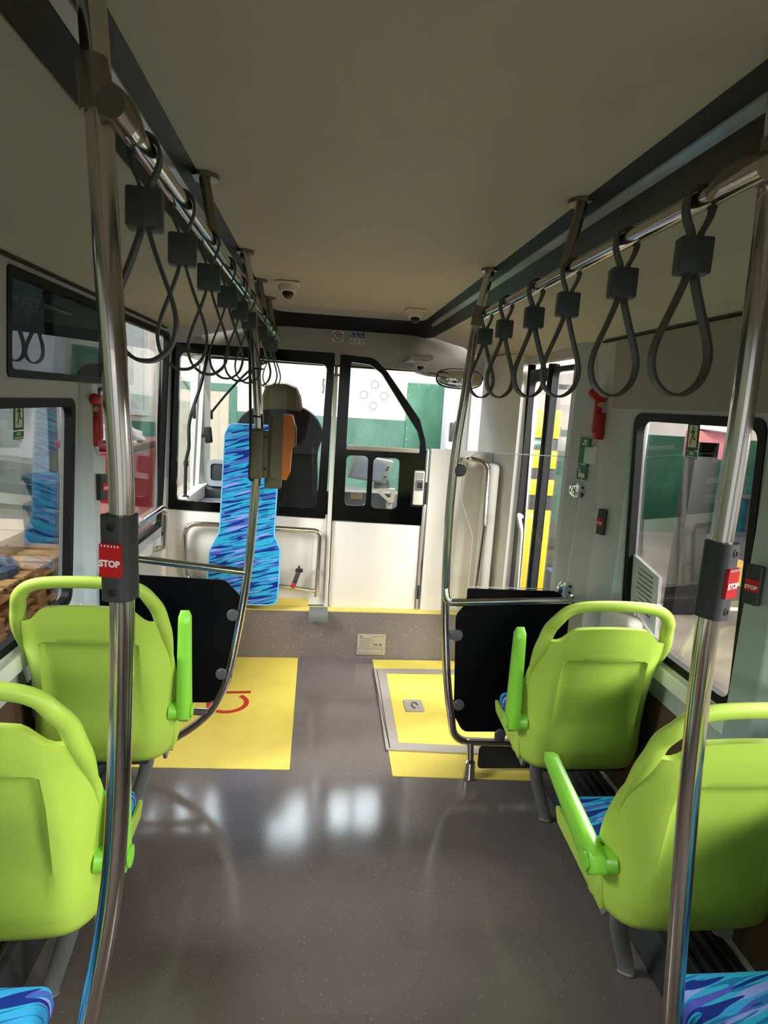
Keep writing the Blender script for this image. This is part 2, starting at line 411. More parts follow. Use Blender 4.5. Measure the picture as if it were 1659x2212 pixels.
# dark sloping cove that runs round the centre ceiling
def cove_path(off, z):
    return [(p.x, p.y, z) for p in fillet([(-0.36 - off, YB, 0), (-0.36 - off, 4.5 + off * 2.4, 0), (0.69 + off, 4.5 + off * 2.4, 0), (0.69 + off, YB, 0)], [0, 0.14 + off * 0.5, 0.14 + off * 0.5, 0], 8)]
def ribbon(mb, A, B, t=0.012):
    n = len(A); vs = list(A) + list(B) + [(x, y, z + t) for x, y, z in A] + [(x, y, z + t) for x, y, z in B]; fs = []
    for i in range(n - 1):
        fs += [(i, i + 1, n + i + 1, n + i), (2 * n + i, 3 * n + i, 3 * n + i + 1, 2 * n + i + 1), (i, 2 * n + i, 2 * n + i + 1, i + 1), (n + i, n + i + 1, 3 * n + i + 1, 3 * n + i)]
    return mb.add(vs, fs)
struct('trim_3', ribbon(MB(), cove_path(-0.004, ZC + 0.002), cove_path(0.1, ZS)), mat('cove_black', '#0b0b0b', 0.4, var=0.2, vscale=3, spec=0.3))
# light strip along each side
for s, nm in ((-1, 'left'), (1, 'right')):
    mb = MB(); xb = -0.36 if s < 0 else 0.69
    A = [(xb + s * 0.030, y, ZC - 0.034) for y in (YB, 4.35)]; B = [(xb + s * 0.047, y, ZC - 0.050) for y in (YB, 4.35)]
    ribbon(mb, A, B, 0.02)
    t = obj('strip_light', mb, DIFF); tag(t, 'long grey strip light let into the %s ceiling cove, switched off' % nm, 'light', 'strip lights in the ceiling coves')
# outer ceilings
for s, nm in ((-1, 'left'), (1, 'right')):
    mb = MB()
    xi, xo = (-0.458, lx(2.12)) if s < 0 else (0.788, rx(2.085)); zo = 2.115 if s < 0 else 2.08
    prof = [(xi, ZS - 0.002), (xi + (xo - xi) * 0.5, ZS - 0.055), (xi + (xo - xi) * 0.85, zo + 0.028), (xo + s * 0.01, zo)]
    yf = 4.62
    for i in range(3):
        a, b = prof[i], prof[i + 1]
        mb.add([(a[0], YB, a[1]), (b[0], YB, b[1]), (b[0], yf, b[1]), (a[0], yf, a[1]), (a[0], YB, a[1] + 0.03), (b[0], YB, b[1] + 0.03), (b[0], yf, b[1] + 0.03), (a[0], yf, a[1] + 0.03)],
               [(0, 1, 2, 3), (7, 6, 5, 4), (0, 4, 5, 1), (2, 6, 7, 3), (1, 5, 6, 2), (3, 7, 4, 0)])
    struct('ceiling_' + nm, mb, CEIL)
    z2 = zo - 0.004; x2 = lx(z2) if s < 0 else rx(z2)
    struct('trim_%d' % (4 if s < 0 else 5), box(MB(), x2 - 0.012, x2 + 0.012, YB, 3.9 if s < 0 else 2.75, z2 - 0.004, z2 + 0.004), BLACK)
# front fascia under the cove
struct('wall_front', prism(MB(), rpoly([(-1.0, 2.01), (0.42, 2.01), (0.75, 2.0), (1.26, 2.0), (1.26, 2.28), (-1.0, 2.28)], 0.02), [], lambda a, b, h: (a, 4.70 + (2.24 - b) * 0.1 + h, b), 0.04), mat('fascia', '#b9b5ac', 0.7, var=0.02, bump=0.05))
# roof skin keeps garage light out; nose raised to let light reach the floor
mb = MB(); box(mb, -1.08, 1.40, YB, 4.80, 2.37, 2.41); box(mb, -1.08, 1.40, 4.78, YF + 0.1, 2.80, 2.84); box(mb, -1.08, 1.40, 4.76, 4.80, 2.30, 2.84); box(mb, -1.08, -1.04, 4.78, YF + 0.1, 2.19, 2.82); box(mb, 1.36, 1.40, 4.78, YF + 0.1, 2.19, 2.82)
struct('ceiling_roof', mb, WALLM)

# left wall with window openings
WL = [rrect(1.0, 2.55, 0.87, 1.69, 0.05), rrect(2.03, 2.95, 1.765, 2.085, 0.02), rrect(-1.5, 0.9, 0.87, 2.05, 0.05), rrect(1.0, 1.95, 1.765, 2.085, 0.02),
      rpoly([(2.80, 0.89), (4.0, 0.89), (4.0, 2.085), (3.02, 2.085), (3.02, 1.74), (2.80, 1.74)], 0.03), rrect(4.2, 5.2, 0.92, 2.02, 0.06)]
struct('wall_left', prism(MB(), [(YB, -0.06), (YF, -0.06), (YF, 2.2), (YB, 2.2)], WL, left, 0.05), WALLM)
def inset(l, d):
    m = len(l); cxm = (min(p[0] for p in l) + max(p[0] for p in l)) / 2; cym = (min(p[1] for p in l) + max(p[1] for p in l)) / 2
    hx = max(p[0] for p in l) - cxm; hy = max(p[1] for p in l) - cym
    return [(cxm + (p[0] - cxm) * (hx - d) / hx, cym + (p[1] - cym) * (hy - d) / hy) for p in l]
wn = [0]
BLACKR = mat('window_rubber', '#08080a', 0.55, var=0, spec=0.2)
def window(loop, side, tint, fw=0.026, y_glass=0.02, fm=None):
    wn[0] += 1
    e = bpy.data.objects.new('window_%d' % wn[0], None); COL.objects.link(e); e['kind'] = 'structure'
    p = side(loop[0][0], loop[0][1], 0); e.location = p
    obj('window_frame', prism(MB(), inset(loop, -0.006), [inset(loop, fw)], lambda a, b, h: side(a, b, h - 0.004), 0.03), fm or BLACKR, e)
    obj('pane', prism(MB(), inset(loop, fw * 0.6), [], lambda a, b, h: side(a, b, h + y_glass), 0.005), tint, e)
    return e
window(WL[0], left, GLASS); window(WL[1], left, TINT, 0.02); window(WL[2], left, GLASS); window(WL[3], left, TINT, 0.02)
window(WL[4], left, GLASS, 0.022); window(WL[5], left, CLEAR, 0.03, fm=BRIGHTW)
# right wall
WR = [rpoly([(1.665, 0.86), (2.40, 0.86), (2.42, 1.765), (1.665, 1.765)], [0.05, 0.16, 0.06, 0.05], 8), rrect(-1.5, 1.49, 0.86, 1.765, 0.05),
      rrect(4.5, 5.25, 0.92, 2.0, 0.05)]
DOOR = [(3.03, -0.01), (3.80, -0.01), (3.80, 2.035), (3.03, 2.035)]
struct('wall_right', prism(MB(), [(YB, -0.06), (YF, -0.06), (YF, 2.2), (YB, 2.2)], WR + [DOOR], right, 0.05), WALLM)
window(WR[0], right, GLASS); window(WR[1], right, GLASS); window(WR[2], right, CLEAR, 0.03)
struct('trim_panel', prism(MB(), rrect(YB, 2.62, 1.785, 2.07, 0.015), [], lambda a, b, h: (rx(b) - 0.001 - h, a, b), 0.010), mat('warm_grey_panel', '#a39c90', 0.7, var=0.03, bump=0.06))
# rear wall behind the viewpoint
WB = [rrect(-0.85, 1.15, 0.85, 2.12, 0.06)]
struct('wall_rear', prism(MB(), [(-1.06, -0.06), (1.38, -0.06), (1.38, 2.4), (-1.06, 2.4)], WB, plane_xz(YB - 0.05), 0.05), mat('rear_laminate', '#8d8c88', 0.7))
window(WB[0], lambda a, b, h: (a, YB - h, b), GLASS)
# light sills under the windows and the dark lower panels
struct('trim_6', prism(MB(), [(YB, 0.79), (2.3, 0.79), (2.3, 0.845), (YB, 0.845)], [], lambda a, b, h: (1.315 - h, a, b), 0.03), BRIGHTW)
struct('trim_7', prism(MB(), [(YB, 0.79), (3.9, 0.79), (3.9, 0.85), (YB, 0.85)], [], lambda a, b, h: (-1.0 + h, a, b), 0.03), BRIGHTW)
struct('baseboard_right', prism(MB(), [(YB, 0.2), (2.62, 0.2), (2.62, 0.70), (YB, 0.70)], [], lambda a, b, h: (1.3145 - h, a, b), 0.006), BROWN)
struct('baseboard_left', prism(MB(), [(YB, 0.2), (2.70, 0.2), (2.70, 0.70), (YB, 0.70)], [], lambda a, b, h: (-0.9995 + h, a, b), 0.006), BROWN)
# side plinths with ribbed tops
for s, nm in ((-1, 'left'), (1, 'right')):
    mb = MB(); x0, x1 = (-0.998, -0.80) if s < 0 else (1.11, 1.312)
    box(mb, x0, x1, YB, 2.6, 0.0, 0.17, 0.012)
    for k in range(4):
        xx = x0 + 0.04 + k * 0.04; box(mb, xx, xx + 0.016, YB, 2.58, 0.17, 0.178, 0.002, 1)
    struct('trim_plinth_' + nm, mb, DGREY)
# pillar covers
mb = MB(); prism(mb, rpoly([(1.228, 2.96), (1.228, 3.02), (1.34, 3.02), (1.34, 2.43), (1.266, 2.43), (1.276, 2.69)], 0.012), [], plane_xy(0.0), 2.09)
struct('trim_8', mb, POSTM)
struct('trim_9', prism(MB(), rpoly([(-1.03, 2.555), (-0.955, 2.59), (-0.935, 2.66), (-0.955, 2.79), (-1.03, 2.80)], 0.02), [], plane_xy(0.0), 1.755), POSTM)
struct('trim_10', prism(MB(), rpoly([(1.34, 1.49), (1.265, 1.52), (1.265, 1.64), (1.34, 1.66)], 0.015), [], plane_xy(0.2), 1.87), POSTM)
struct('trim_11', prism(MB(), [(1.34, 3.80), (1.225, 3.80), (1.16, 4.05), (1.16, 4.5), (1.34, 4.5)], [], plane_xy(0.0), 2.1), BRIGHTW)
struct('trim_12', prism(MB(), rpoly([(-1.03, 4.0), (-0.985, 4.0), (-0.985, 4.2), (-1.03, 4.2)], 0.01), [], plane_xy(0.0), 2.12), WHITE)
# light cover at the front end of the right sill
struct('trim_13', box(MB(), 1.225, 1.31, 2.2, 2.44, 0.60, 0.965, 0.03, 3), WHITE)
# nose of the bus: lower front, corner pillars, windscreen
struct('wall_nose', box(MB(), -1.06, 1.38, YF, YF + 0.06, -0.06, 0.93), WHITE)
for nm, xa, xb in (('left', -1.07, -0.955), ('right', 1.24, 1.38)):
    struct('trim_pillar_' + nm, prism(MB(), rpoly([(xa, 5.2), (xb, 5.2), (xb, 5.52), (xa, 5.52)], 0.03), [], plane_xy(0.9), 1.9), BRIGHTW)
e = bpy.data.objects.new('window_windscreen', None); COL.objects.link(e); e['kind'] = 'structure'; e.location = (0.15, YF, 0.93)
obj('pane', prism(MB(), [(-1.04, 0.93), (1.36, 0.93), (1.36, 2.8), (-1.04, 2.8)], [], plane_xz(YF + 0.02), 0.006), CLEAR, e)  # pane carried up above its black band to let light onto the floor
obj('window_frame', prism(MB(), [(-0.96, 2.03), (1.25, 2.03), (1.25, 2.09), (-0.96, 2.09)], [], plane_xz(YF), 0.015), BLACK, e)

# front passenger door
d = bpy.data.objects.new('door_1', None); COL.objects.link(d); d['kind'] = 'structure'; d.location = (1.28, 3.4, 0)
for (y0, y1, nm) in ((3.42, 3.785, 'front'), (3.04, 3.405, 'rear')):
    fw = 0.028 if nm == 'front' else 0.014
    lf = obj('door_leaf', prism(MB(), rrect(y0, y1, 0.03, 2.0, 0.02), [rrect(y0 + fw, y1 - fw * 0.7, 0.10, 1.93 if nm == 'front' else 1.975, 0.04)], lambda a, b, h: (1.265 + h, a, b), 0.035), BLACK, d)
    obj('pane', prism(MB(), rrect(y0 + 0.01, y1 - 0.008, 0.06, 1.96, 0.03), [], lambda a, b, h: (1.282 + h, a, b), 0.006), CLEAR, lf)
    gt = fillet([(1.215, y0 + 0.07, 0.45), (1.215, y0 + 0.10, 1.05), (1.23, y0 + 0.22, 1.12), (1.262, y0 + 0.25, 1.10)], 0.05)
    if nm == 'front': obj('door_handle', tube(MB(), gt, 0.014), BRIGHTW, lf)
obj('door_seal', box(MB(), 1.245, 1.31, 3.398, 3.428, 0.02, 2.02, 0.008), BLACKG, d)

# ================================================================== FLOOR MARKINGS
o = obj('wheelchair_bay_mat', prism(MB(), [(-0.97, 2.73), (-0.085, 2.70), (-0.095, 3.995), (-0.97, 3.995)], [], plane_xy(0.0), 0.003), YELLOW)
tag(o, 'yellow floor mat with red wheelchair symbol in the left bay', 'floor mat')
mb = MB(); R0 = 0.105; cxw, cyw = -0.47, 3.35
arc = [(cxw + R0 * math.sin(a), cyw - R0 * -math.cos(a), 0.008) for a in [math.radians(x) for x in range(35, 285, 10)]]
def flatline(mb, pts, w, z=0.003, t=0.002):
    P = [Vector((p[0], p[1], 0)) for p in pts]; L_, R_ = [], []
    for i, p in enumerate(P):
        tdir = (P[min(i + 1, len(P) - 1)] - P[max(i - 1, 0)]).normalized(); nrm = Vector((-tdir.y, tdir.x, 0)) * w / 2
        L_.append(p + nrm); R_.append(p - nrm)
    n = len(P); vs = [(p.x, p.y, z) for p in L_] + [(p.x, p.y, z) for p in R_] + [(p.x, p.y, z + t) for p in L_] + [(p.x, p.y, z + t) for p in R_]
    fs = []
    for i in range(n - 1):
        fs += [(2 * n + i, 3 * n + i, 3 * n + i + 1, 2 * n + i + 1), (i, 2 * n + i, 2 * n + i + 1, i + 1), (n + i, n + i + 1, 3 * n + i + 1, 3 * n + i)]
    fs += [(0, n, 3 * n, 2 * n), (n - 1, 3 * n - 1, 4 * n - 1, 2 * n - 1)]
    return mb.add(vs, fs)
flatline(mb, arc, 0.028)
flatline(mb, [(-0.56, 3.385), (-0.56, 3.475), (-0.355, 3.485)], 0.028)
flatline(mb, [(-0.53, 3.375), (-0.76, 3.385)], 0.045)
flatline(mb, [(-0.62, 3.39), (-0.62, 3.47)], 0.028)
prism(mb, [(-0.815 + 0.04 * math.cos(a * 0.4), 3.385 + 0.04 * math.sin(a * 0.4)) for a in range(16)], [], plane_xy(0.003), 0.002)
s_ = obj('wheelchair_symbol', mb, REDP, o, label='red painted wheelchair symbol')
o = obj('hatch_mat', prism(MB(), [(0.415, 3.985), (1.16, 3.985), (1.16, 2.60), (0.405, 2.645)], [], plane_xy(0.0), 0.003), YELLOW)
tag(o, 'yellow floor mat around the metal framed hatch by the front door', 'floor mat')
t = thing('floor_hatch', (0.75, 3.3, 0.003), 'yellow floor hatch in an aluminium frame with recessed pull, right side', 'hatch')
obj('hatch_frame', prism(MB(), rpoly([(0.41, 3.825), (1.14, 3.825), (1.14, 2.80), (0.395, 2.86)], 0.004), [rpoly([(0.485, 3.755), (1.07, 3.755), (1.07, 2.87), (0.465, 2.925)], 0.004)], plane_xy(0.003), 0.008), ALU, t)
obj('hatch_lid', prism(MB(), [(0.487, 3.753), (1.068, 3.753), (1.068, 2.872), (0.467, 2.927)], [], plane_xy(0.003), 0.005), YELLOW, t)
gp = MB(); flatline(gp, [(0.405, 3.82), (0.39 + 0.025, 2.87)], 0.004, 0.011, 0.001); flatline(gp, [(0.43, 3.80), (0.415, 2.875)], 0.004, 0.011, 0.001)
obj('groove', gp, DGREY, t)
h = obj('pull_plate', prism(MB(), rrect(0.55, 0.66, 3.25, 3.39, 0.012), [], plane_xy(0.008), 0.005), ALU, t)
obj('pull_ring', tube(MB(), [(0.61 + 0.017 * math.cos(a), 3.32 + 0.034 * math.sin(a), 0.014) for a in [k * 0.4 for k in range(13)]], 0.004, 8), GREYP, h)
t = thing('certificate_plate', (0.4, 3.998, 0.034), 'beige printed certificate plate fixed to the grey step riser', 'plate')
obj('plate_body', prism(MB(), rrect(0.303, 0.50, 0.034, 0.184, 0.006), [], lambda a, b, h: (a, 3.999 - h, b), 0.005), PLATE, t)
mb = MB(); PT = lambda a, b, h: (a, 3.9935 - h, b)
for a0, a1, b0, b1 in ((0.325, 0.40, 0.148, 0.152), (0.32, 0.40, 0.132, 0.135), (0.32, 0.40, 0.118, 0.121), (0.32, 0.385, 0.104, 0.107), (0.32, 0.395, 0.09, 0.093), (0.315, 0.48, 0.075, 0.077), (0.315, 0.48, 0.045, 0.047), (0.315, 0.317, 0.045, 0.077),
                       (0.478, 0.48, 0.045, 0.077), (0.411, 0.413, 0.085, 0.17), (0.411, 0.485, 0.168, 0.17), (0.411, 0.485, 0.085, 0.087), (0.42, 0.442, 0.1, 0.115), (0.453, 0.475, 0.1, 0.115), (0.318, 0.335, 0.16, 0.172)):
    prism(mb, [(a0, b0), (a1, b0), (a1, b1), (a0, b1)], [], PT, 0.0004)
obj('print', mb, MIDG, t, flat=True)

# ================================================================== SEATS
def sstep(a, b, x):
    t = max(0, min(1, (x - a) / (b - a))); return t * t * (3 - 2 * t)
def interp(tab, x):
    if x <= tab[0][0]: return tab[0][1]
    for (a, va), (b, vb) in zip(tab, tab[1:]):
        if x <= b: return va + (vb - va) * (x - a) / (b - a)
    return tab[-1][1]
HW = [(0.40, 0.228), (0.42, 0.236), (0.50, 0.242), (0.62, 0.243), (0.80, 0.243), (0.92, 0.235), (1.0, 0.214), (1.05, 0.19)]
LEAN = [(0.40, 0.03), (0.415, 0.0), (0.44, -0.022), (0.50, -0.034), (0.62, -0.036), (0.80, -0.058), (0.95, -0.086), (1.05, -0.105)]
def back_point(u, z, front=False):
    hw = interp(HW, z); x = u * hw; y = interp(LEAN, z)
    wing = 0.10 * (1 - sstep(0.62, 1.0, z)) + 0.02
    y += wing * abs(u) ** 9 + 0.012 * u * u
    if not front:
        ins = sstep(0.155, 0.145, abs(x) + 0.05 * max(0, z - 0.80) ** 0.5 * 0) * sstep(0.885, 0.87, z) * sstep(0.50, 0.72, z)
        y += 0.020 * ins
        y += 0.010 * sstep(0.19, 0.235, abs(x) + 0.10 * max(0.0, z - 0.60)) * sstep(0.50, 0.60, z) * sstep(1.0, 0.85, z)
    else: y += 0.024
    return Vector((x, y, z))
def ztop(u):
    return 1.018 - 0.044 * sstep(0.60, 0.84, abs(u)) - 0.022 * u * u
def make_seat(px, py, pz, side, arm_deg, label, arm=True):
    """side: -1 armrest on the seat's left, +1 on its right"""
    t = thing('bus_seat', (px, py, pz), label, 'seat', 'lime green bus seats')
    o0 = Vector((px, py, pz)); nu, nv = 36, 44
    mb = MB(); vs = []
    for front in (False, True):
        for j in range(nv + 1):
            for i in range(nu + 1):
                u = -1 + 2 * i / nu; s = j / nv; zt = ztop(u); z = 0.405 + (zt - 0.405) * s
                vs.append(o0 + back_point(u, z, front))
    W_ = nu + 1; M_ = W_ * (nv + 1); fs = []
    for j in range(nv):
        for i in range(nu):
            a = j * W_ + i; fs.append((a, a + 1, a + W_ + 1, a + W_)); fs.append((M_ + a, M_ + a + W_, M_ + a + W_ + 1, M_ + a + 1))
    for i in range(nu):
        a = i; fs.append((a, M_ + a, M_ + a + 1, a + 1)); a = nv * W_ + i; fs.append((a, a + 1, M_ + a + 1, M_ + a))
    for j in range(nv):
        a = j * W_; fs.append((a, a + W_, M_ + a + W_, M_ + a)); a = j * W_ + nu; fs.append((a, M_ + a, M_ + a + W_, a + W_))
    mb.add(vs, fs)
    obj('back_shell', mb, LIME, t)
    # grab handle: a rim that leaves the shell's shoulders and arches over the opening
    pts = []
    for sgn in (-1, 1):
        side_pts = []
        for z, xh in ((0.74, 0.236), (0.82, 0.237), (0.89, 0.234), (0.95, 0.228), (1.0, 0.218)):
            p = back_point(sgn * 0.97, z); p.x = sgn * xh; p.y += 0.012; side_pts.append(p)
        side_pts += [Vector((sgn * 0.201, -0.084, 1.045)), Vector((sgn * 0.172, -0.092, 1.078)), Vector((sgn * 0.115, -0.097, 1.096))]
        pts.append(side_pts)
    path = pts[0] + [Vector((0, -0.099, 1.102))] + pts[1][::-1]
    path = smooth(path, 5); n = len(path)
    rr = [0.006 + 0.015 * sstep(0, 0.16, min(k, n - 1 - k) / n) - 0.003 * sstep(0.26, 0.40, min(k, n - 1 - k) / n) for k in range(n)]
    obj('grab_handle', tube(MB(), [o0 + p for p in path], rr, 14, squash=(1.15, 0.95)), LIME, t)
    # seat pan
    mb = MB(); vs = []; nx, ny = 20, 14
    for low in (0, 1):
        for j in range(ny + 1):
            for i in range(nx + 1):
                u = -1 + 2 * i / nx; s = j / ny
                hw = (0.228 if arm else 0.206) - 0.004 * s - 0.03 * sstep(0.85, 1.0, s); x = u * hw; y = 0.05 + 0.39 * s + 0.075 * abs(u) ** 9 * (1 - s)
                rise = sstep(0.80, 1.0, abs(u)) * 0.012
                z = 0.407 + 0.030 * s + 0.03 * sstep(0.8, 1, s) + rise + (0.018 if low else 0)
                vs.append(o0 + Vector((x * (0.93 if low else 1), y - (0.008 if low else 0), z)))
    W_ = nx + 1; M_ = W_ * (ny + 1); fs = []
    for j in range(ny):
        for i in range(nx):
            a = j * W_ + i; fs.append((a, a + W_, a + W_ + 1, a + 1)); fs.append((M_ + a, M_ + a + 1, M_ + a + W_ + 1, M_ + a + W_))
    for i in range(nx):
        a = i; fs.append((a, a + 1, M_ + a + 1, M_ + a)); a = ny * W_ + i; fs.append((a, M_ + a, M_ + a + 1, a + 1))
    for j in range(ny):
        a = j * W_; fs.append((a, M_ + a, M_ + a + W_, a + W_)); a = j * W_ + nx; fs.append((a, a + W_, M_ + a + W_, M_ + a))
    mb.add(vs, fs)
    if arm:
        for sg in (-1, 1):
            wp = rpoly([(0.445, 0.482), (0.41, 0.432), (0.09, 0.404), (0.075, 0.42), (0.085, 0.60), (0.10, 0.585), (0.13, 0.53), (0.22, 0.487)], [0.02, 0.02, 0.01, 0.01, 0.01, 0.01, 0.04, 0.05], 5)
            prism(mb, wp, [], lambda a, b, h: (px + sg * (0.2315 + h - 0.010 * sstep(0.1, 0.45, a) - 0.012 * sstep(0.44, 0.40, b)), py + a, pz + b), 0.009)
    obj('seat_pan', mb, LIME, t)
    xf = Matrix.Translation(o0 + Vector((0, 0.235, 0.468))) @ Matrix.Rotation(math.radians(4), 4, 'X')
    obj('seat_cushion', box(MB(), -0.220, 0.220, -0.185, 0.195, -0.026, 0.046, 0.026, 4, xf), CLOTH_H, t, label='blue patterned seat cushion')
    xf = Matrix.Translation(o0 + Vector((0, 0.010, 0.74))) @ Matrix.Rotation(math.radians(14), 4, 'X')
    obj('back_cushion', box(MB(), -0.195, 0.195, 0.0, 0.045, -0.22, 0.17, 0.018, 3, xf), CLOTH_V, t, label='blue patterned back cushion')
    # armrest on a pivot
    pv = o0 + Vector((side * 0.262, 0.075, 0.575))
    mb = MB(); L_ = 0.375; ca, sa = math.cos(math.radians(arm_deg)), math.sin(math.radians(arm_deg))
    dv = Vector((0, ca, sa)); nv_ = Vector((0, -sa, ca)); nseg = 18; ring = []
    for k in range(nseg + 1):
        s = k / nseg; d_ = -0.042 + (L_ + 0.042) * s
        endr = min(1, math.sqrt(max(0.0, 1 - (1 - min(1, (s) / 0.09)) ** 2))) * min(1, math.sqrt(max(0.0, 1 - (max(0, s - 0.93) / 0.07) ** 2)))
        hh = (0.042 - 0.022 * s) * max(0.12, endr); ww = (0.026 - 0.004 * s) * (0.7 + 0.3 * endr)
        c = pv + dv * d_ + Vector((side * 0.012, 0, 0))
        ring.append([c + Vector((math.copysign(abs(math.cos(q)) ** 0.5, math.cos(q)) * ww, 0, 0)) + nv_ * math.copysign(abs(math.sin(q)) ** 0.6, math.sin(q)) * hh for q in [2 * math.pi * m / 16 for m in range(16)]])
    fs = [tuple(range(16))[::-1], tuple(nseg * 16 + m for m in range(16))]
    for k in range(nseg):
        for m in range(16): fs.append((k * 16 + m, k * 16 + (m + 1) % 16, (k + 1) * 16 + (m + 1) % 16, (k + 1) * 16 + m))
    mb.add([p for r_ in ring for p in r_], fs)
    if arm:
      a = obj('armrest', mb, LIMEARM, t)
      obj('pivot_cap', cyl(MB(), pv + Vector((side * 0.038, 0, 0)), pv + Vector((side * 0.042, 0, 0)), 0.026), LIMEARM, a)
      obj('pivot', cyl(MB(), pv + Vector((side * -0.045, -0.01, 0.004)), pv + Vector((side * -0.012, 0, 0)), 0.035, 24), LIMEARM, t)
    # support: cross beam to the wall and a slanting leg to the plinth
    obj('support_beam', box(MB(), px - 0.15, px + (0.2 if side < 0 else 0.15), py + 0.06, py + 0.40, pz + 0.365, pz + 0.412, 0.008), DGREY, t)
    lp = [(px + side * 0.13, py + 0.14, pz + 0.385), (px + side * 0.10, py + 0.20, pz + 0.25), (px + side * 0.02, py + 0.26, 0.04), (px + side * 0.015, py + 0.26, 0.002)]
    obj('leg', tube(MB(), smooth(lp, 5), 0.026, 12, squash=(1.0, 0.55)), MIDG, t)
    obj('side_trim', prism(MB(), [(py + 0.10, pz + 0.39), (py + 0.33, pz + 0.425), (py + 0.30, pz + 0.40), (py + 0.12, pz + 0.355)], [], lambda a_, b_, h_: (px + side * (0.19 + h_), a_, b_), 0.012), MIDG, t)
    return t
XR, XL = 1.05, -0.728
make_seat(XR, 2.055, 0.0, -1, 88, 'lime green bus seat behind the right black divider, armrest folded up')
make_seat(XR, 1.325, 0.0, -1, 14, 'lime green bus seat at the right edge, armrest lowered')
make_seat(XR - 0.01, 0.69, 0.0, -1, 88, 'bus seat at the bottom right corner, only its blue cushion in view', False)
make_seat(XL, 2.055, 0.035, 1, 88, 'lime green bus seat behind the left black divider, armrest folded up')
make_seat(XL, 1.325, 0.035, 1, 86, 'lime green bus seat cut by the left edge of the photo, behind the foreground pole')
make_seat(XL + 0.02, 0.69, 0.035, 1, 88, 'bus seat at the bottom left corner, only its blue cushion in view', False)

# ================================================================== HANDRAILS, STRAPS, POLES
ZR = 2.135
for nm, x, y0, y1, br in (('left', -0.308, 1.0, 4.3, ((1.85,), (3.34,), (3.9,))), ('right', 0.655, 0.95, 2.70, ((1.76,),))):
    t = thing('ceiling_handrail', (x, (y0 + y1) / 2, ZR), 'long steel ceiling rail with hanging straps on the %s side' % nm, 'handrail', 'ceiling handrails')
    obj('rail', tube(MB(), [(x, y0, ZR), (x, y1, ZR)], 0.0175, 20), STEEL, t)
    for (y,) in br:
        xt = -0.345 if x < 0 else 0.69
        b_ = obj('bracket', tube(MB(), [(xt, y, ZC - 0.004), (x, y, ZR)], 0.021, 16, squash=(0.7, 1.0)), STEELD, t)
        obj('flange', cyl(MB(), (xt, y, ZC - 0.012), (xt, y, ZC - 0.001), 0.04), STEELD, b_)
    for ye in ((y0, y1) if nm == 'left' else (y1,)):
        obj('end_clamp', tube(MB(), [(x, ye - 0.03, ZR), (x, ye + 0.03, ZR)], 0.0205, 18), STEELD, t)
def band(mb, path, w, th, closed=False, xf=None):
    P = [Vector((p[0], 0, p[1])) for p in path]; n = len(P); vs = []
    for i in range(n):
        a = P[i - 1] if (i or closed) else P[i]; b = P[(i + 1) % n] if (i < n - 1 or closed) else P[i]
        tdir = (b - a).normalized(); nr = Vector((-tdir.z, 0, tdir.x)) * th / 2
        for sy, sn in ((-1, -1), (1, -1), (1, 1), (-1, 1)): vs.append(P[i] + nr * sn + Vector((0, sy * w / 2, 0)))
    if xf: vs = [xf @ v for v in vs]
    fs = []
    for i in range(n if closed else n - 1):
        j = (i + 1) % n
        for k in range(4): fs.append((4 * i + k, 4 * i + (k + 1) % 4, 4 * j + (k + 1) % 4, 4 * j + k))
    if not closed: fs += [(0, 1, 2, 3), (4 * n - 1, 4 * n - 2, 4 * n - 3, 4 * n - 4)]
    return mb.add(vs, fs)
def make_strap(x, y, rot, label, group):
    t = thing('hand_strap', (x, y, ZR), label, 'hand strap', group)
    xf = Matrix.Translation((x, y, ZR)) @ Matrix.Rotation(math.radians(rot), 4, 'Z') @ Matrix.Rotation(math.radians(random.uniform(-3, 3)), 4, 'X')
    up = [(-0.006, -0.075), (-0.008, -0.055), (-0.018, -0.033), (-0.0235, -0.012), (-0.022, 0.008), (-0.013, 0.02), (0, 0.0245), (0.013, 0.02), (0.022, 0.008), (0.0235, -0.012), (0.018, -0.033), (0.008, -0.055), (0.006, -0.075)]
    up = [(p.x, p.y) for p in smooth([(a, b, 0) for a, b in up], 3)]
    obj('rail_loop', band(MB(), up, 0.026, 0.005, False, xf), STRAP, t)
    obj('clamp_block', box(MB(), -0.029, 0.029, -0.019, 0.019, -0.125, -0.06, 0.005, 2, xf), STRAPB, t)
    lo = [(-0.006, -0.115), (-0.009, -0.135), (-0.024, -0.18), (-0.044, -0.235), (-0.051, -0.275), (-0.042, -0.312), (-0.02, -0.334), (0, -0.339)]
    lo = lo + [(-a, b) for a, b in lo[-2::-1]]
    lo = [(p.x, p.y) for p in smooth([(a, b, 0) for a, b in lo], 4)]
    obj('grip_loop', band(MB(), lo, 0.028, 0.006, False, xf), STRAP, t)
ORD = ['nearest', 'second', 'third', 'fourth', 'fifth', 'sixth', 'seventh', 'eighth', 'ninth']
for i, y in enumerate((1.12, 1.39, 1.70, 1.98, 2.30, 2.58)):
    make_strap(0.655, y, (-8, -6, -4, 3, 5, 4)[i], '%s grey hand strap on the right rail, counted from the camera' % ORD[i], 'hand straps on the right rail')
for i, y in enumerate((1.14, 1.42, 1.73, 2.04, 2.34, 2.62, 3.1, 3.55, 3.8)):
    make_strap(-0.308, y, (6, 10, 8, 12, 9, 6, 14, 10, 8)[i], '%s grey hand strap on the left rail, counted from the camera' % ORD[i], 'hand straps on the left rail')

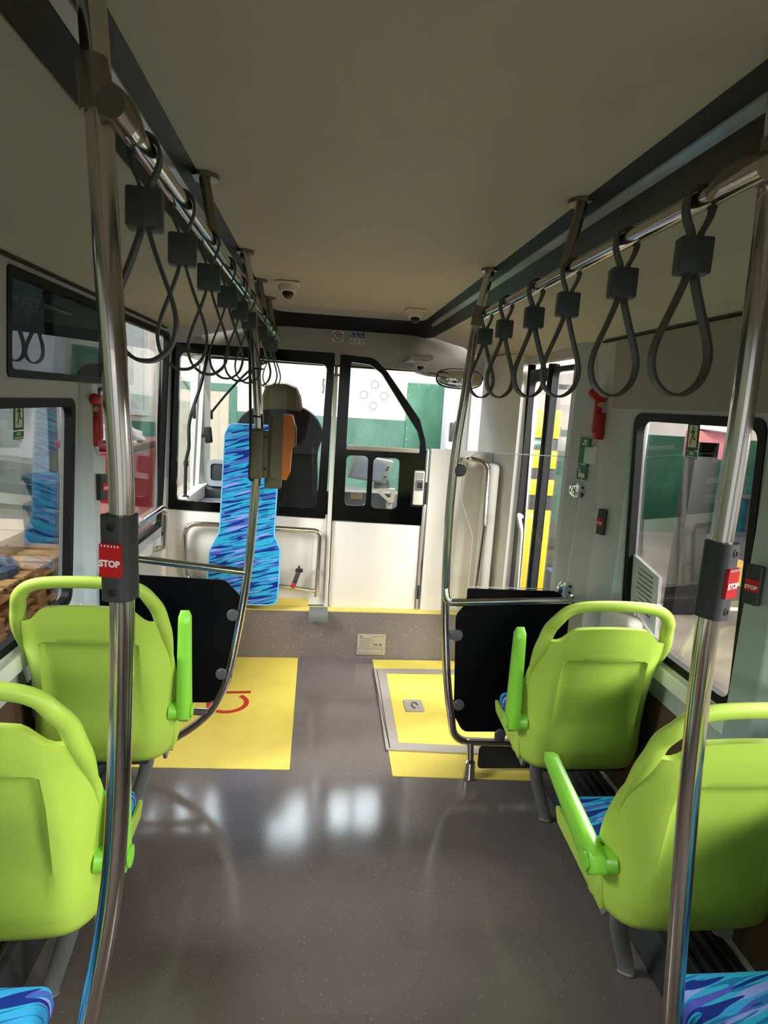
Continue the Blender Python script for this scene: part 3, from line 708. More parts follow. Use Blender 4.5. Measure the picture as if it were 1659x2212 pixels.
def stop_button(pos, ang, label, big=True, mesh_r=0.030):
    """dark sleeve with a red STOP button; ang turns its face about the vertical"""
    t = thing('stop_button', pos, label, 'stop button', 'red stop buttons')
    o0 = Vector(pos); M = Matrix.Translation(o0) @ Matrix.Rotation(math.radians(ang), 4, 'Z')
    hgt, w = (0.138, 0.048) if big else (0.112, 0.044); dep = 0.050 if big else 0.03
    bm_ = MB(); prof = rpoly([(-w / 2, dep / 2), (-w / 2, -dep / 2), (w / 2, -dep / 2), (w / 2, dep / 2)], 0.017 if big else 0.008)
    def to3(a, b, h): return tuple(M @ Vector((a, b, h)))
    prism(bm_, prof, [], lambda a, b, h: to3(a, b, h - hgt / 2), hgt); hb = obj('housing', bm_, DGREY, t)
    rw, rh = (0.036, 0.054) if big else (0.036, 0.036)
    F = lambda a, b, h: to3(a, -dep / 2 - h + 0.002, b)
    rb = obj('button', prism(MB(), rrect(-rw / 2, rw / 2, -rh / 2, rh / 2, 0.004), [], F, 0.006), REDM, t, label='red push button marked STOP')
    F2 = lambda a, b, h: to3(a, -dep / 2 - 0.0045 - h, b)
    tm = MB(); text_mesh(tm, 'STOP', rw * 0.40, lambda a, b, h: F2(a, b - 0.005, h), 0.0006, bold=0.0006)
    if big:
        dm = MB()
        for k in range(6):
            a = -0.014 + k * 0.0055; prism(dm, [(a, 0.022), (a + 0.002, 0.022), (a + 0.002, 0.025), (a, 0.025)], [], F2, 0.0005)
        obj('dot_row', dm, PAPER, rb, flat=True)
    obj('lettering', tm, PAPER, rb, flat=True)
    if big:
        for dz in (0.053, -0.053):
            obj('screw', lathe(MB(), [(0.007, 0), (0.007, 0.0015), (0.004, 0.002), (0.0035, 0.0005)], to3(0, -dep / 2 + 0.0002, dz), M.to_3x3() @ Vector((0, -1, 0)), 16), BLACK, t)
    return t
PL = [(-0.345, 1.0, 2.33), (-0.336, 1.0, 2.2), (-0.324, 1.0, 1.91), (-0.311, 1.0, 1.63), (-0.311, 1.0, 1.48), (-0.316, 1.0, 1.24), (-0.336, 1.0, 0.89), (-0.385, 1.0, 0.586), (-0.43, 1.0, 0.35), (-0.48, 1.0, 0.0)]
PR = [(0.69, 1.0, 2.33), (0.703, 1.0, 2.1), (0.712, 1.0, 1.8), (0.712, 1.0, 1.55), (0.712, 1.0, 1.344), (0.727, 1.0, 1.06), (0.751, 1.0, 0.756), (0.772, 1.0, 0.52), (0.80, 1.0, 0.30), (0.84, 1.0, 0.0)]
for nm, P in (('left', PL), ('right', PR)):
    t = thing('grab_pole', P[-1], 'tall bowed steel grab pole in the %s foreground, carrying a stop button' % nm, 'pole', 'steel grab poles')
    obj('pole', tube(MB(), smooth(P, 6), 0.0195, 24), STEEL, t)
    xs = -0.337 if nm == 'left' else 0.70
    obj('sleeve', tube(MB(), [(xs - (0.003 if nm == 'left' else 0), 1.0, 2.20), (xs + 0.0015, 1.0, 2.13)], 0.0232, 22), STEELD, t)
    xr_ = -0.308 if nm == 'left' else 0.655
    obj('rail_clamp', tube(MB(), smooth([(xs, 1.0, 2.165), (xr_, 1.02, 2.15), (xr_, 1.075, ZR)], 4), 0.0195, 14), STEELD, t)
stop_button((-0.313, 0.997, 1.482), -14, 'red stop button on the left foreground pole')
stop_button((0.712, 0.997, 1.475), 28, 'red stop button on the right foreground pole')
stop_button((1.262, 2.585, 1.285), -72, 'small red stop button on the grey post under the right hammer', False)
stop_button((1.25, 1.585, 1.30), -62, 'small red stop button on the window post at the right edge', False)
stop_button((-0.925, 2.72, 1.325), 75, 'small dark stop button on the left window post under the red hammer', False)

# ================================================================== DIVIDERS
def clip(p, axis, m, parent, r=0.028, nm='clip'):
    return obj(nm, lathe(MB(), [(r, 0), (r, 0.008), (r * 0.85, 0.012), (r * 0.3, 0.013)], p, axis, 20), m, parent)
YD = 2.72
t = thing('divider_frame', (-0.6, YD, 0), 'bent steel pole frame with black panel ahead of the left front seat', 'divider', 'divider frames in front of the seats')
P = [(-0.345, YD, 2.33), (-0.312, YD, 2.14), (-0.278, YD, 1.757), (-0.268, YD, 1.56), (-0.280, YD, 1.30), (-0.303, YD, 0.978), (-0.338, YD, 0.715), (-0.378, YD, 0.489), (-0.42, YD, 0.36), (-0.48, YD, 0.265), (-0.606, YD, 0.164), (-0.80, YD, 0.06), (-0.90, YD, 0.024)]
obj('pole', tube(MB(), smooth(P, 6), 0.0195, 20), STEEL, t)
obj('flange', cyl(MB(), (-0.345, YD, 2.318), (-0.345, YD, 2.329), 0.04), STEELD, t)
obj('cross_bar', tube(MB(), [(-0.305, YD, 0.965), (-0.985, YD, 1.03)], 0.0175, 18), STEEL, t)
obj('wall_socket', tube(MB(), [(-0.93, YD, 1.025), (-0.99, YD, 1.03)], 0.024, 18), CHROME, t)
obj('base_bar', tube(MB(), [(-0.465, YD, 0.285), (-0.97, YD, 0.31)], 0.0175, 18), STEEL, t)
pn = rpoly([(-0.965, 0.945), (-0.40, 0.925), (-0.335, 0.855), (-0.345, 0.74), (-0.40, 0.44), (-0.44, 0.335), (-0.965, 0.335)], [0.02, 0.06, 0.03, 0.03, 0.03, 0.07, 0.02], 8)
obj('panel', prism(MB(), pn, [], plane_xz(YD - 0.004), 0.008), BLACKP, t, label='black plastic panel')
for (x, z, rot) in ((-0.352, 0.765, 0), (-0.398, 0.48, 0)):
    c_ = clip((x - 0.012, YD - 0.006, z), (0, -1, 0), GREYP, t)
    obj('clip_arm', box(MB(), x - 0.012, x + 0.035, YD - 0.014, YD + 0.004, z - 0.018, z + 0.018, 0.003), GREYP, c_)
YD = 2.68
t = thing('divider_frame', (0.9, YD, 0), 'bent steel pole frame with black and clear panels by the front door', 'divider', 'divider frames in front of the seats')
P = [(0.682, YD, 2.33), (0.642, YD, 2.12), (0.615, YD, 1.81), (0.594, YD, 1.568), (0.587, YD, 1.255), (0.599, YD, 0.886), (0.628, YD, 0.569), (0.655, YD, 0.38)]
P = smooth(P, 6) + [Vector(p) for p in fillet([(0.668, YD, 0.32), (0.695, YD, 0.165), (0.86, YD, 0.158), (1.29, YD, 0.15)], 0.14, 8)]
obj('pole', tube(MB(), P, 0.0195, 20), STEEL, t)
obj('flange', cyl(MB(), (0.682, YD, 2.318), (0.682, YD, 2.329), 0.04), STEELD, t)
obj('joint', tube(MB(), [(0.650, YD, 2.175), (0.640, YD, 2.095)], 0.0265, 18), STEELD, t)
cb = fillet([(0.594, YD - 0.01, 0.93), (0.602, YD - 0.025, 0.868), (1.26, YD - 0.015, 0.895)], 0.05, 8)
obj('cross_bar', tube(MB(), cb, 0.0185, 18), STEEL, t)
obj('wall_socket', tube(MB(), [(1.20, YD - 0.016, 0.892), (1.255, YD - 0.015, 0.895)], 0.027, 18), CHROME, t)
pn = rpoly([(0.70, 0.93), (1.115, 0.93), (1.20, 0.90), (1.20, 0.215), (0.735, 0.215), (0.685, 0.30), (0.655, 0.80), (0.70, 0.86)], [0.01, 0.02, 0.01, 0.01, 0.05, 0.05, 0.05, 0.03], 6)
obj('panel', prism(MB(), pn, [], plane_xz(YD - 0.004), 0.008), BLACKP, t, label='black plastic panel')
obj('kick_panel', prism(MB(), rrect(0.825, 1.16, 0.02, 0.135, 0.02), [], plane_xz(YD - 0.004), 0.008), mat('kick_rubber', '#171717', 0.6), t)
for (x, z) in ((0.640, 0.705), (0.676, 0.357)):
    c_ = clip((x + 0.026, YD - 0.006, z), (0, -1, 0), GREYP, t)
    obj('clip_arm', box(MB(), x - 0.012, x + 0.026, YD - 0.014, YD + 0.004, z - 0.02, z + 0.02, 0.003), GREYP, c_)
c_ = clip((0.92, YD - 0.006, 0.205), (0, -1, 0), GREYP, t)
obj('clip_arm', box(MB(), 0.895, 0.945, YD - 0.014, YD + 0.004, 0.16, 0.205, 0.004), GREYP, c_)
c_ = clip((0.617, YD - 0.008, 1.475), (0, -1, 0), DGREY, t)
obj('clip_arm', box(MB(), 0.592, 0.617, YD - 0.014, YD + 0.004, 1.45, 1.50, 0.003), DGREY, c_)
gp = rpoly([(0.70, 0.94), (0.70, 1.18), (0.655, 1.29), (0.635, 1.34), (0.635, 1.56), (1.14, 1.56), (1.185, 1.46), (1.185, 1.38), (1.17, 0.94)], [0.005, 0.06, 0.04, 0.03, 0.10, 0.10, 0.05, 0.04, 0.005], 8)
g_ = obj('glass_screen', prism(MB(), gp, [], plane_xz(YD - 0.003), 0.006), CLEAR, t)
obj('glass_edge', tube(MB(), [(a, YD - 0.003, b) for a, b in gp], 0.0022, 6, True), EDGE, g_)
obj('foot', tube(MB(), [(0.775, YD - 0.01, 0.16), (0.775, YD - 0.035, 0.085), (0.772, YD - 0.045, 0.08), (0.772, YD - 0.05, 0.004)], [0.0175, 0.0175, 0.026, 0.03], 20), STEEL, t)
for (x, z) in ((1.17, 1.41), (1.165, 0.945)):
    b_ = obj('glass_clip', lathe(MB(), [(0.036, -0.012), (0.038, 0), (0.036, 0.012), (0.02, 0.016)], (x, YD - 0.004, z), (0, -1, 0), 22), CHROME, t)
    mb = MB()
    for dz in (0.015, -0.015): lathe(mb, [(0.006, 0), (0.006, 0.003)], (x + 0.015, YD - 0.02, z + dz), (0, -1, 0), 12)
    obj('clip_screws', mb, BLACK, b_)

# ================================================================== TICKET VALIDATOR on the left pole
YV = 2.70
t = thing('ticket_validator', (-0.2, YV, 1.36), 'khaki and orange ticket validator clamped to the left divider pole', 'ticket machine')
cl = obj('pole_clamp', box(MB(), -0.298, -0.245, YV - 0.03, YV + 0.05, 1.395, 1.61, 0.012, 3), KHAKI, t)
obj('clamp_plate', box(MB(), -0.25, -0.222, YV - 0.02, YV + 0.04, 1.40, 1.60, 0.005), KHAKI, t)
mb = MB()
for z in (1.44, 1.575): lathe(mb, [(0.006, 0), (0.006, 0.003)], (-0.236, YV - 0.0195, z), (0, -1, 0), 12)
obj('clamp_screws', mb, BLACK, t)
obj('mount_rail', box(MB(), -0.226, -0.19, YV - 0.012, YV + 0.06, 1.36, 1.665, 0.006), KHAKI, t)
prof = rpoly([(-0.215, 1.40), (-0.163, 1.395), (-0.163, 1.675), (-0.205, 1.675)], [0.025, 0.005, 0.005, 0.02])
obj('rear_housing', prism(MB(), prof, [], plane_xz(YV - 0.025), 0.13), KHAKI, t)
prof = rpoly([(-0.163, 1.395), (-0.142, 1.395), (-0.131, 1.42), (-0.125, 1.52), (-0.115, 1.54), (-0.113, 1.62), (-0.125, 1.67), (-0.135, 1.675), (-0.163, 1.675)], [0.003, 0.008, 0.02, 0.02, 0.02, 0.02, 0.012, 0.006, 0.003])
fr_ = obj('front_cover', prism(MB(), prof, [], plane_xz(YV - 0.022), 0.124), ORANGE, t, label='orange front cover')
obj('screen', prism(MB(), [(-0.116, 1.535), (-0.108, 1.54), (-0.108, 1.62), (-0.115, 1.635)], [], plane_xz(YV), 0.08), KHAKI, fr_)
obj('lower_bracket', box(MB(), -0.238, -0.165, YV, YV + 0.05, 1.352, 1.40, 0.006), KHAKI, t)
mb = MB()
tube(mb, smooth([(-0.33, YV + 0.01, 2.10), (-0.31, YV - 0.012, 1.9), (-0.303, YV - 0.012, 1.7), (-0.297, YV - 0.02, 1.5), (-0.30, YV - 0.01, 1.40), (-0.285, YV + 0.01, 1.385)], 6), 0.006, 8)
obj('power_cable', mb, BLACK, t)
for z in (1.86, 1.66): obj('cable_tie', tube(MB(), [(-0.279 + 0.0235 * math.cos(a), YD + 0.04 + 0.0235 * math.sin(a), z) for a in [k * 0.45 for k in range(14)]], 0.0035, 6, True), BLACK, t)

# ================================================================== CAB PARTITION, CAB DOOR
t = thing('cab_partition', (-0.47, YC, 0.34), 'white and black glazed partition behind the driver seat', 'partition')
obj('lower_panel', box(MB(), -0.985, 0.062, YC, YC + 0.03, 0.355, 0.985, 0.004), WHITE, t)
OUT = rpoly([(-0.975, 0.985), (0.05, 0.962), (0.068, 2.045), (-0.945, 2.045)], 0.012)
INN = rpoly([(-0.925, 1.045), (-0.01, 1.03), (0.02, 1.968), (-0.898, 1.985)], 0.04)
obj('glazing_frame', prism(MB(), OUT, [INN], plane_xz(YC - 0.006), 0.035), BLACKG, t)
obj('pane', prism(MB(), INN, [], plane_xz(YC + 0.012), 0.006), CLEAR, t)
obj('kick_strip', box(MB(), -0.64, -0.04, YC - 0.004, YC + 0.02, 0.344, 0.40, 0.003), mat('nosing_yellow', '#d9c46a', 0.5), t)
t = thing('hinge_post', (0.078, YC - 0.02, 0.28), 'slim white post between the cab partition and cab door', 'post')
obj('post', box(MB(), 0.064, 0.092, YC - 0.02, YC + 0.012, 0.345, 1.90, 0.006), WHITE, t)
obj('hinge_pin', tube(MB(), [(0.08, YC - 0.004, 1.895), (0.08, YC - 0.004, 1.96)], 0.011, 12), STEELD, t)
obj('hinge_bracket', box(MB(), 0.062, 0.104, YC - 0.016, YC + 0.01, 1.90, 1.915, 0.003), STEELD, t)
obj('foot_block', box(MB(), -0.035, 0.096, YC - 0.15, YC - 0.01, 0.285, 0.345, 0.006), MIDG, t)
t = thing('cab_door', (0.4, YC, 0.32), 'white and black glazed driver cab door with slanted window', 'door')
obj('lower_panel', box(MB(), 0.098, 0.70, YC, YC + 0.03, 0.325, 0.945, 0.004), WHITE, t)
OUT = rpoly([(0.092, 0.955), (0.70, 0.94), (0.706, 1.42), (0.69, 1.52), (0.645, 1.655), (0.41, 1.95), (0.32, 2.03), (0.102, 2.04)], [0.008, 0.008, 0.06, 0.1, 0.05, 0.10, 0.10, 0.008])
H1 = rpoly([(0.167, 1.462), (0.655, 1.442), (0.658, 1.50), (0.635, 1.575), (0.375, 1.935), (0.30, 1.985), (0.173, 1.995)], [0.012, 0.02, 0.04, 0.06, 0.05, 0.05, 0.012])
H2 = rrect(0.172, 0.318, 1.058, 1.395, 0.035); H3 = rrect(0.352, 0.53, 1.046, 1.39, 0.04)
obj('glazing_frame', prism(MB(), OUT, [H1, H2, H3], plane_xz(YC - 0.006), 0.035), BLACKG, t)
pn = obj('upper_pane', prism(MB(), H1, [], plane_xz(YC + 0.012), 0.006), CLEAR, t)
mb = MB()
for a, b in ((0.335, 1.862), (0.266, 1.793), (0.40, 1.792), (0.33, 1.725)):
    tube(mb, [(a + 0.024 * math.cos(k * math.pi / 12), YC + 0.010, b + 0.024 * math.sin(k * math.pi / 12)) for k in range(24)], 0.0016, 6, True)
obj('speech_hole', mb, mat('hole_edge', '#b9b6b2', 0.4), pn)
obj('lower_pane', prism(MB(), H2, [], plane_xz(YC + 0.012), 0.006), CLEAR, t); obj('lower_pane', prism(MB(), H3, [], plane_xz(YC + 0.012), 0.006), CLEAR, t)
obj('window_ledge', box(MB(), 0.168, 0.655, YC - 0.02, YC + 0.0, 1.432, 1.462, 0.006), mat('ledge', '#a8a08c', 0.4), t)
lk = obj('lock_case', box(MB(), 0.632, 0.70, YC - 0.03, YC - 0.006, 1.085, 1.315, 0.006), WHITE, t)
obj('lock_surround', box(MB(), 0.618, 0.712, YC - 0.012, YC - 0.004, 1.068, 1.325, 0.004), BLACK, t)
obj('latch', prism(MB(), rrect(0.642, 0.692, 1.185, 1.255, 0.006), [rrect(0.652, 0.684, 1.2, 1.238, 0.004)], lambda a, b, h: (a, YC - 0.03 - h, b), 0.008), MIDG, lk)
obj('latch_recess', prism(MB(), rrect(0.652, 0.684, 1.2, 1.238, 0.003), [], lambda a, b, h: (a, YC - 0.0295 - h, b), 0.002), DGREY, lk)
obj('key_plate', prism(MB(), rrect(0.642, 0.692, 1.26, 1.305, 0.005), [], lambda a, b, h: (a, YC - 0.03 - h, b), 0.004), ALU, lk)
obj('edge_strip', box(MB(), 0.703, 0.722, YC - 0.012, YC + 0.03, 0.33, 1.46, 0.004), ALU, t)
mb = MB(); box(mb, 0.712, 0.726, YC - 0.02, YC - 0.01, 1.09, 1.24, 0.003); box(mb, 0.705, 0.72, YC - 0.02, YC - 0.01, 0.42, 0.52, 0.003)
obj('hinge', mb, BLACK, t)
# wheel housing panel to the right of the cab door
t = thing('wheel_housing_panel', (0.95, YC, 0.32), 'white moulded wheel housing panel beside the cab door', 'panel')
obj('front_panel', prism(MB(), rpoly([(0.735, 0.33), (1.0, 0.33), (1.155, 0.33), (1.155, 1.465), (0.735, 1.465)], 0.012), [], plane_xz(YC - 0.02), 0.05), WHITE, t)
obj('side_panel', box(MB(), 1.09, 1.165, YC - 0.20, YC - 0.021, 0.004, 1.40, 0.03, 4), WHITE, t)
rp = fillet([(0.955, YC - 0.03, 1.40), (0.975, YC - 0.10, 1.425), (1.09, YC - 0.16, 1.40), (1.085, YC - 0.22, 1.0), (1.06, YC - 0.22, 0.42), (1.06, YC - 0.16, 0.40)], 0.08, 8)
g_ = obj('grab_rail', tube(MB(), rp, 0.0175, 18), STEEL, t, label='steel grab rail')
obj('mount_plate', box(MB(), 0.94, 0.975, YC - 0.028, YC - 0.02, 1.335, 1.42, 0.003), CHROME, g_)

# wheelchair backrest board, rails and belt
t = thing('wheelchair_leaning_board', (-0.45, 4.0, 0.38), 'blue patterned wheelchair backrest board standing before the cab partition', 'backrest')
BO = rpoly([(-0.70, 0.56), (-0.66, 0.385), (-0.25, 0.385), (-0.238, 0.56), (-0.238, 0.77), (-0.278, 0.86), (-0.268, 1.15), (-0.262, 1.565), (-0.57, 1.565), (-0.60, 1.50), (-0.625, 0.87), (-0.69, 0.74)], [0.1, 0.05, 0.05, 0.02, 0.05, 0.05, 0.1, 0.05, 0.05, 0.05, 0.05, 0.06])
obj('padded_cover', prism(MB(), BO, [], plane_xz(3.965), 0.035), CLOTH_V, t)
ctr = (-0.45, 0.95)
obj('piping', tube(MB(), [(a, 3.968, b) for a, b in BO], 0.005, 8, True), mat('pale_blue_piping', '#6fb6d8', 0.6), t)
obj('back_plate', prism(MB(), [(ctr[0] + (a - ctr[0]) * 0.98, ctr[1] + (b - ctr[1]) * 0.99) for a, b in BO], [], plane_xz(4.0), 0.012), BLACK, t)
mb = MB(); box(mb, -0.50, -0.44, 4.01, YC - 0.001, 1.2, 1.24); box(mb, -0.50, -0.44, 4.01, YC - 0.001, 0.6, 0.64)
obj('wall_bracket', mb, STEELD, t)
t = thing('partition_handrail', (-0.42, 4.03, 0.44), 'steel hoop handrail around the blue backrest board', 'handrail')
hp = fillet([(-0.66, 4.05, 0.50), (-0.855, 4.04, 0.505), (-0.86, 4.035, 0.70), (-0.86, 4.035, 0.905), (-0.43, 4.03, 0.898), (0.022, 4.035, 0.885), (0.014, 4.035, 0.43)], [0, 0.12, 0, 0.13, 0, 0.05, 0], 8)
obj('hoop', tube(MB(), hp, 0.0165, 16), STEEL, t)
obj('lower_bar', tube(MB(), fillet([(-0.66, 4.055, 0.50), (-0.25, 4.055, 0.495), (0.016, 4.04, 0.465)], 0.05), 0.014, 14), STEEL, t)
mb = MB(); cyl(mb, (-0.6, 4.06, 0.5), (-0.6, YC, 0.5), 0.012); cyl(mb, (-0.86, 4.035, 0.72), (-0.86, YC, 0.72), 0.012); cyl(mb, (0.018, 4.04, 0.6), (0.018, YC, 0.6), 0.012)
obj('stand_off', mb, STEEL, t)
t = thing('belt_buckle', (-0.13, 4.02, 0.5), 'black safety belt buckle with red button on the lower bar', 'belt buckle')
xf = Matrix.Translation((-0.135, 4.02, 0.535)) @ Matrix.Rotation(math.radians(18), 4, 'Y')
obj('stalk', box(MB(), -0.015, 0.015, -0.012, 0.012, -0.04, 0.075, 0.004, 2, xf), DGREY, t)
obj('release_button', box(MB(), -0.012, 0.012, -0.016, -0.004, -0.045, -0.008, 0.002, 1, xf), REDM, t)
obj('clamp_knob', box(MB(), -0.135, -0.085, 4.01, 4.03, 0.60, 0.625, 0.006), BLACK, t)
obj('clamp_knob_stem', box(MB(), -0.118, -0.104, 4.012, 4.028, 0.585, 0.645, 0.004), BLACK, t)
t = thing('wall_grab_rail', (-0.93, 3.5, 0.8), 'bent steel grab rail under the left front window', 'handrail')
rp = fillet([(-0.985, 3.16, 1.0), (-0.93, 3.2, 1.05), (-0.90, 3.62, 1.075), (-0.905, 3.72, 1.05), (-0.91, 3.70, 0.82), (-0.985, 3.70, 0.80)], [0, 0.03, 0.03, 0.06, 0.03, 0], 8)
obj('rail', tube(MB(), rp, 0.0165, 16), STEEL, t)
obj('joint', tube(MB(), [(-0.927, 3.22, 1.052), (-0.922, 3.30, 1.056)], 0.021, 14), ALU, t)

# ================================================================== HAMMERS, STICKERS, CAMERAS
def hammer(x, y, z, s, label, h0, h1, tx):
    t = thing('emergency_hammer', (x, y, z), label, 'emergency hammer', 'red emergency hammers')
    o0 = Vector((x, y, z))
    def bx(nm, a0, a1, b0, b1, c0, c1, m, bev=0.008, par=None):   # a along bus, b off the wall, c up
        mb = MB(); xs = sorted((o0.x + s * b0, o0.x + s * b1)); return obj(nm, box(mb, xs[0], xs[1], o0.y + a0, o0.y + a1, o0.z + c0, o0.z + c1, bev, 2), m, par or t)
    bx('holder', -0.03, 0.03, 0.0, 0.045, -0.125, -0.005, REDD)
    bx('handle', -0.018, 0.018, 0.02, 0.054, -0.1, 0.09, REDD, 0.01)
    P0, P1 = o0 + Vector(h0), o0 + Vector(h1)
    obj('hammer_head', tube(MB(), [P0.lerp(P1, k / 8) for k in range(9)], [0.012, 0.022, 0.025, 0.024, 0.018, 0.018, 0.021, 0.022, 0.014], 16), REDD, t)
    obj('seal_disc', lathe(MB(), [(0.012, 0), (0.012, 0.003)], (o0.x + s * 0.036, o0.y - 0.0185, o0.z + 0.03), (0, -1, 0), 16), mat('seal', '#c9b06a', 0.5), t)
    mb = MB(); box(mb, o0.x + tx - 0.028, o0.x + tx + 0.028, o0.y - 0.036, o0.y - 0.034, o0.z - 0.235, o0.z - 0.16, 0)
    tg = obj('tag', mb, PAPER, t, label='white paper tag on a string')
    obj('string', tube(MB(), [(o0.x + tx, o0.y - 0.035, o0.z - 0.167), (o0.x + s * 0.03, o0.y - 0.03, o0.z - 0.12)], 0.001, 6), DGREY, tg)
hammer(1.274, 2.715, 1.768, -1, 'red emergency hammer on the grey pillar by the front door', (-0.085, 0.0, 0.085), (0.0, -0.01, 0.06), -0.062)
hammer(-0.962, 2.695, 1.625, 1, 'red emergency hammer on the left window post', (0.03, -0.055, 0.075), (0.04, 0.06, 0.05), 0.045)
def run_man(mb, to3, s):
    """running figure of an exit sign inside a unit box scaled by s"""
    def pl(pts): prism(mb, [(a * s, b * s) for a, b in pts], [], to3, 0.0006)
    pl([(0.02 + 0.06 * math.cos(k * .7), 0.40 + 0.06 * math.sin(k * .7)) for k in range(9)])
    pl([(-0.06, 0.30), (0.06, 0.32), (0.07, 0.02), (-0.05, 0.0)])
    pl([(-0.06, 0.30), (-0.20, 0.16), (-0.16, 0.12), (-0.02, 0.22)]); pl([(0.05, 0.31), (0.16, 0.18), (0.13, 0.14), (0.03, 0.22)])
    pl([(-0.05, 0.04), (0.03, 0.0), (-0.06, -0.22), (-0.12, -0.42), (-0.18, -0.40), (-0.10, -0.18)])
    pl([(0.0, 0.06), (0.07, 0.02), (0.14, -0.12), (0.26, -0.14), (0.26, -0.20), (0.10, -0.18)])
def exit_sticker(side, yc, zc, flip, label):
    t = thing('exit_sticker', side(yc, zc, 0.0), label, 'sticker', 'green exit stickers')
    k = -1 if flip else 1
    F = lambda d: (lambda a, b, h: side(yc + k * a * 0.68, zc + b * 0.68, 0.0188 - d - h))
    obj('sign_plate', prism(MB(), rrect(-0.052, 0.052, -0.03, 0.105, 0.003), [], F(0), 0.0006), DGRN, t)
    obj('pictogram_ground', prism(MB(), rrect(-0.036, 0.036, -0.018, 0.095, 0.002), [], F(0.001), 0.0006), LUM, t)
    mb = MB(); f2 = F(0.002); run_man(mb, lambda a, b, h: f2(a, b + 0.04, h), 0.105); obj('running_figure', mb, DGRN, t, flat=True)
    obj('caption_plate', prism(MB(), rrect(-0.052, 0.052, -0.075, -0.036, 0.002), [], F(0), 0.0006), GRN, t)
    mb = MB()
    for (a0, a1, b0, b1) in ((-0.02, 0.02, -0.048, -0.042), (-0.022, 0.022, -0.056, -0.051), (-0.045, 0.045, -0.07, -0.064)): prism(mb, [(a0, b0), (a1, b0), (a1, b1), (a0, b1)], [], F(0.001), 0.0005)
    obj('caption_print', mb, LUM, t, flat=True)
exit_sticker(right, 2.045, 1.672, True, 'green running man exit sticker on the right window')
exit_sticker(left, 2.14, 1.612, False, 'green running man exit sticker on the left window')
# notice in the lower corner of the right window
t = thing('window_notice', right(2.28, 1.03, 0), 'white printed notice stuck in the lower corner of the right window', 'notice')
obj('sheet', prism(MB(), [(2.17, 0.915), (2.375, 0.975), (2.385, 1.19), (2.175, 1.15)], [], lambda a, b, h: right(a, b, 0.024 + h - 0.006), 0.0006), mat('notice_paper', '#d6d6de', 0.7), t)
mb = MB(); random.seed(3)
for k in range(9):
    b = 1.13 - k * 0.02; prism(mb, [(2.215, b), (2.335 + random.uniform(-0.03, 0.02), b + 0.012), (2.335, b + 0.018), (2.215, b + 0.008)], [], lambda a, c, h: right(a, c, 0.0174 - h), 0.0004)
obj('print', mb, MIDG, t, flat=True)
# green pictogram sticker below the right hammer
t = thing('safety_sticker', (1.25, 2.83, 1.445), 'narrow green pictogram sticker below the right hammer', 'sticker')
F = frame3((1.226, 2.7635, 1.47), (0.35, 0.2, 0), (0, 0, 1))
ST = lambda a, b, h: (1.251 + a * 0.24 - 0.0025 - h, 2.828 - a * 1.7 - h * 0.2, b)
mb = MB(); prism(mb, [(-0.024, 1.445), (0.024, 1.445), (0.024, 1.50), (-0.024, 1.50)], [], ST, 0.003); prism(mb, [(-0.024, 1.505), (0.024, 1.505), (0.024, 1.645), (-0.024, 1.645)], [], ST, 0.003)
obj('sticker_sheet', mb, GRN, t)
mb = MB(); S2 = lambda a, b, h: ST(a, b, h + 0.0032)
for (a0, a1, b0, b1) in ((-0.014, 0.016, 1.455, 1.475), (-0.014, -0.008, 1.475, 1.492), (-0.015, 0.015, 1.515, 1.519), (-0.012, 0.01, 1.61, 1.617), (-0.004, 0.012, 1.622, 1.632)): prism(mb, [(a0, b0), (a1, b0), (a1, b1), (a0, b1)], [], S2, 0.0005)
obj('pictogram', mb, PAPER, t, flat=True)
# signs on the front fascia
def FA(a, b, h): return (a, 4.698 + (2.24 - b) * 0.1 - h, b)
t = thing('speed_sticker', (0.13, 4.70, 2.18), 'white sticker with a ringed 70 on the front fascia', 'sticker')
cx7, cz7 = 0.092, 2.212
obj('sticker_sheet', prism(MB(), rrect(cx7 - 0.041, cx7 + 0.041, cz7 - 0.038, cz7 + 0.038, 0.005), [], FA, 0.001), mat('sticker_white', '#f4eeea', 0.6), t)
ring = [(cx7 + 0.035 * math.cos(k * math.pi / 16), cz7 + 0.033 * math.sin(k * math.pi / 16)) for k in range(32)]; rin = [(cx7 + 0.029 * math.cos(k * math.pi / 16), cz7 + 0.027 * math.sin(k * math.pi / 16)) for k in range(32)]
obj('ring', prism(MB(), ring, [rin], lambda a, b, h: FA(a, b, h + 0.0012), 0.0006), mat('ring_red', '#6e2a34', 0.5), t)
mb = MB(); text_mesh(mb, '70', 0.042, lambda a, b, h: FA(cx7 + a, cz7 + b, 0.0016), bold=0.0008); obj('lettering', mb, BLACK, t, flat=True)
t = thing('priority_sticker', (0.26, 4.70, 2.17), 'blue and white sticker with three pictograms on the front fascia', 'sticker')
cxp, czp = 0.237, 2.208
obj('sticker_sheet', prism(MB(), [(cxp - 0.055, czp - 0.045), (cxp + 0.055, czp - 0.045), (cxp + 0.055, czp + 0.04), (cxp - 0.055, czp + 0.04)], [], FA, 0.001), mat('sticker_white', '#f4eeea', 0.6), t)
mb = MB(); mw = MB(); mk = MB(); P1 = lambda a, b, h: FA(a, b, h + 0.0012); P2 = lambda a, b, h: FA(a, b, h + 0.0022)
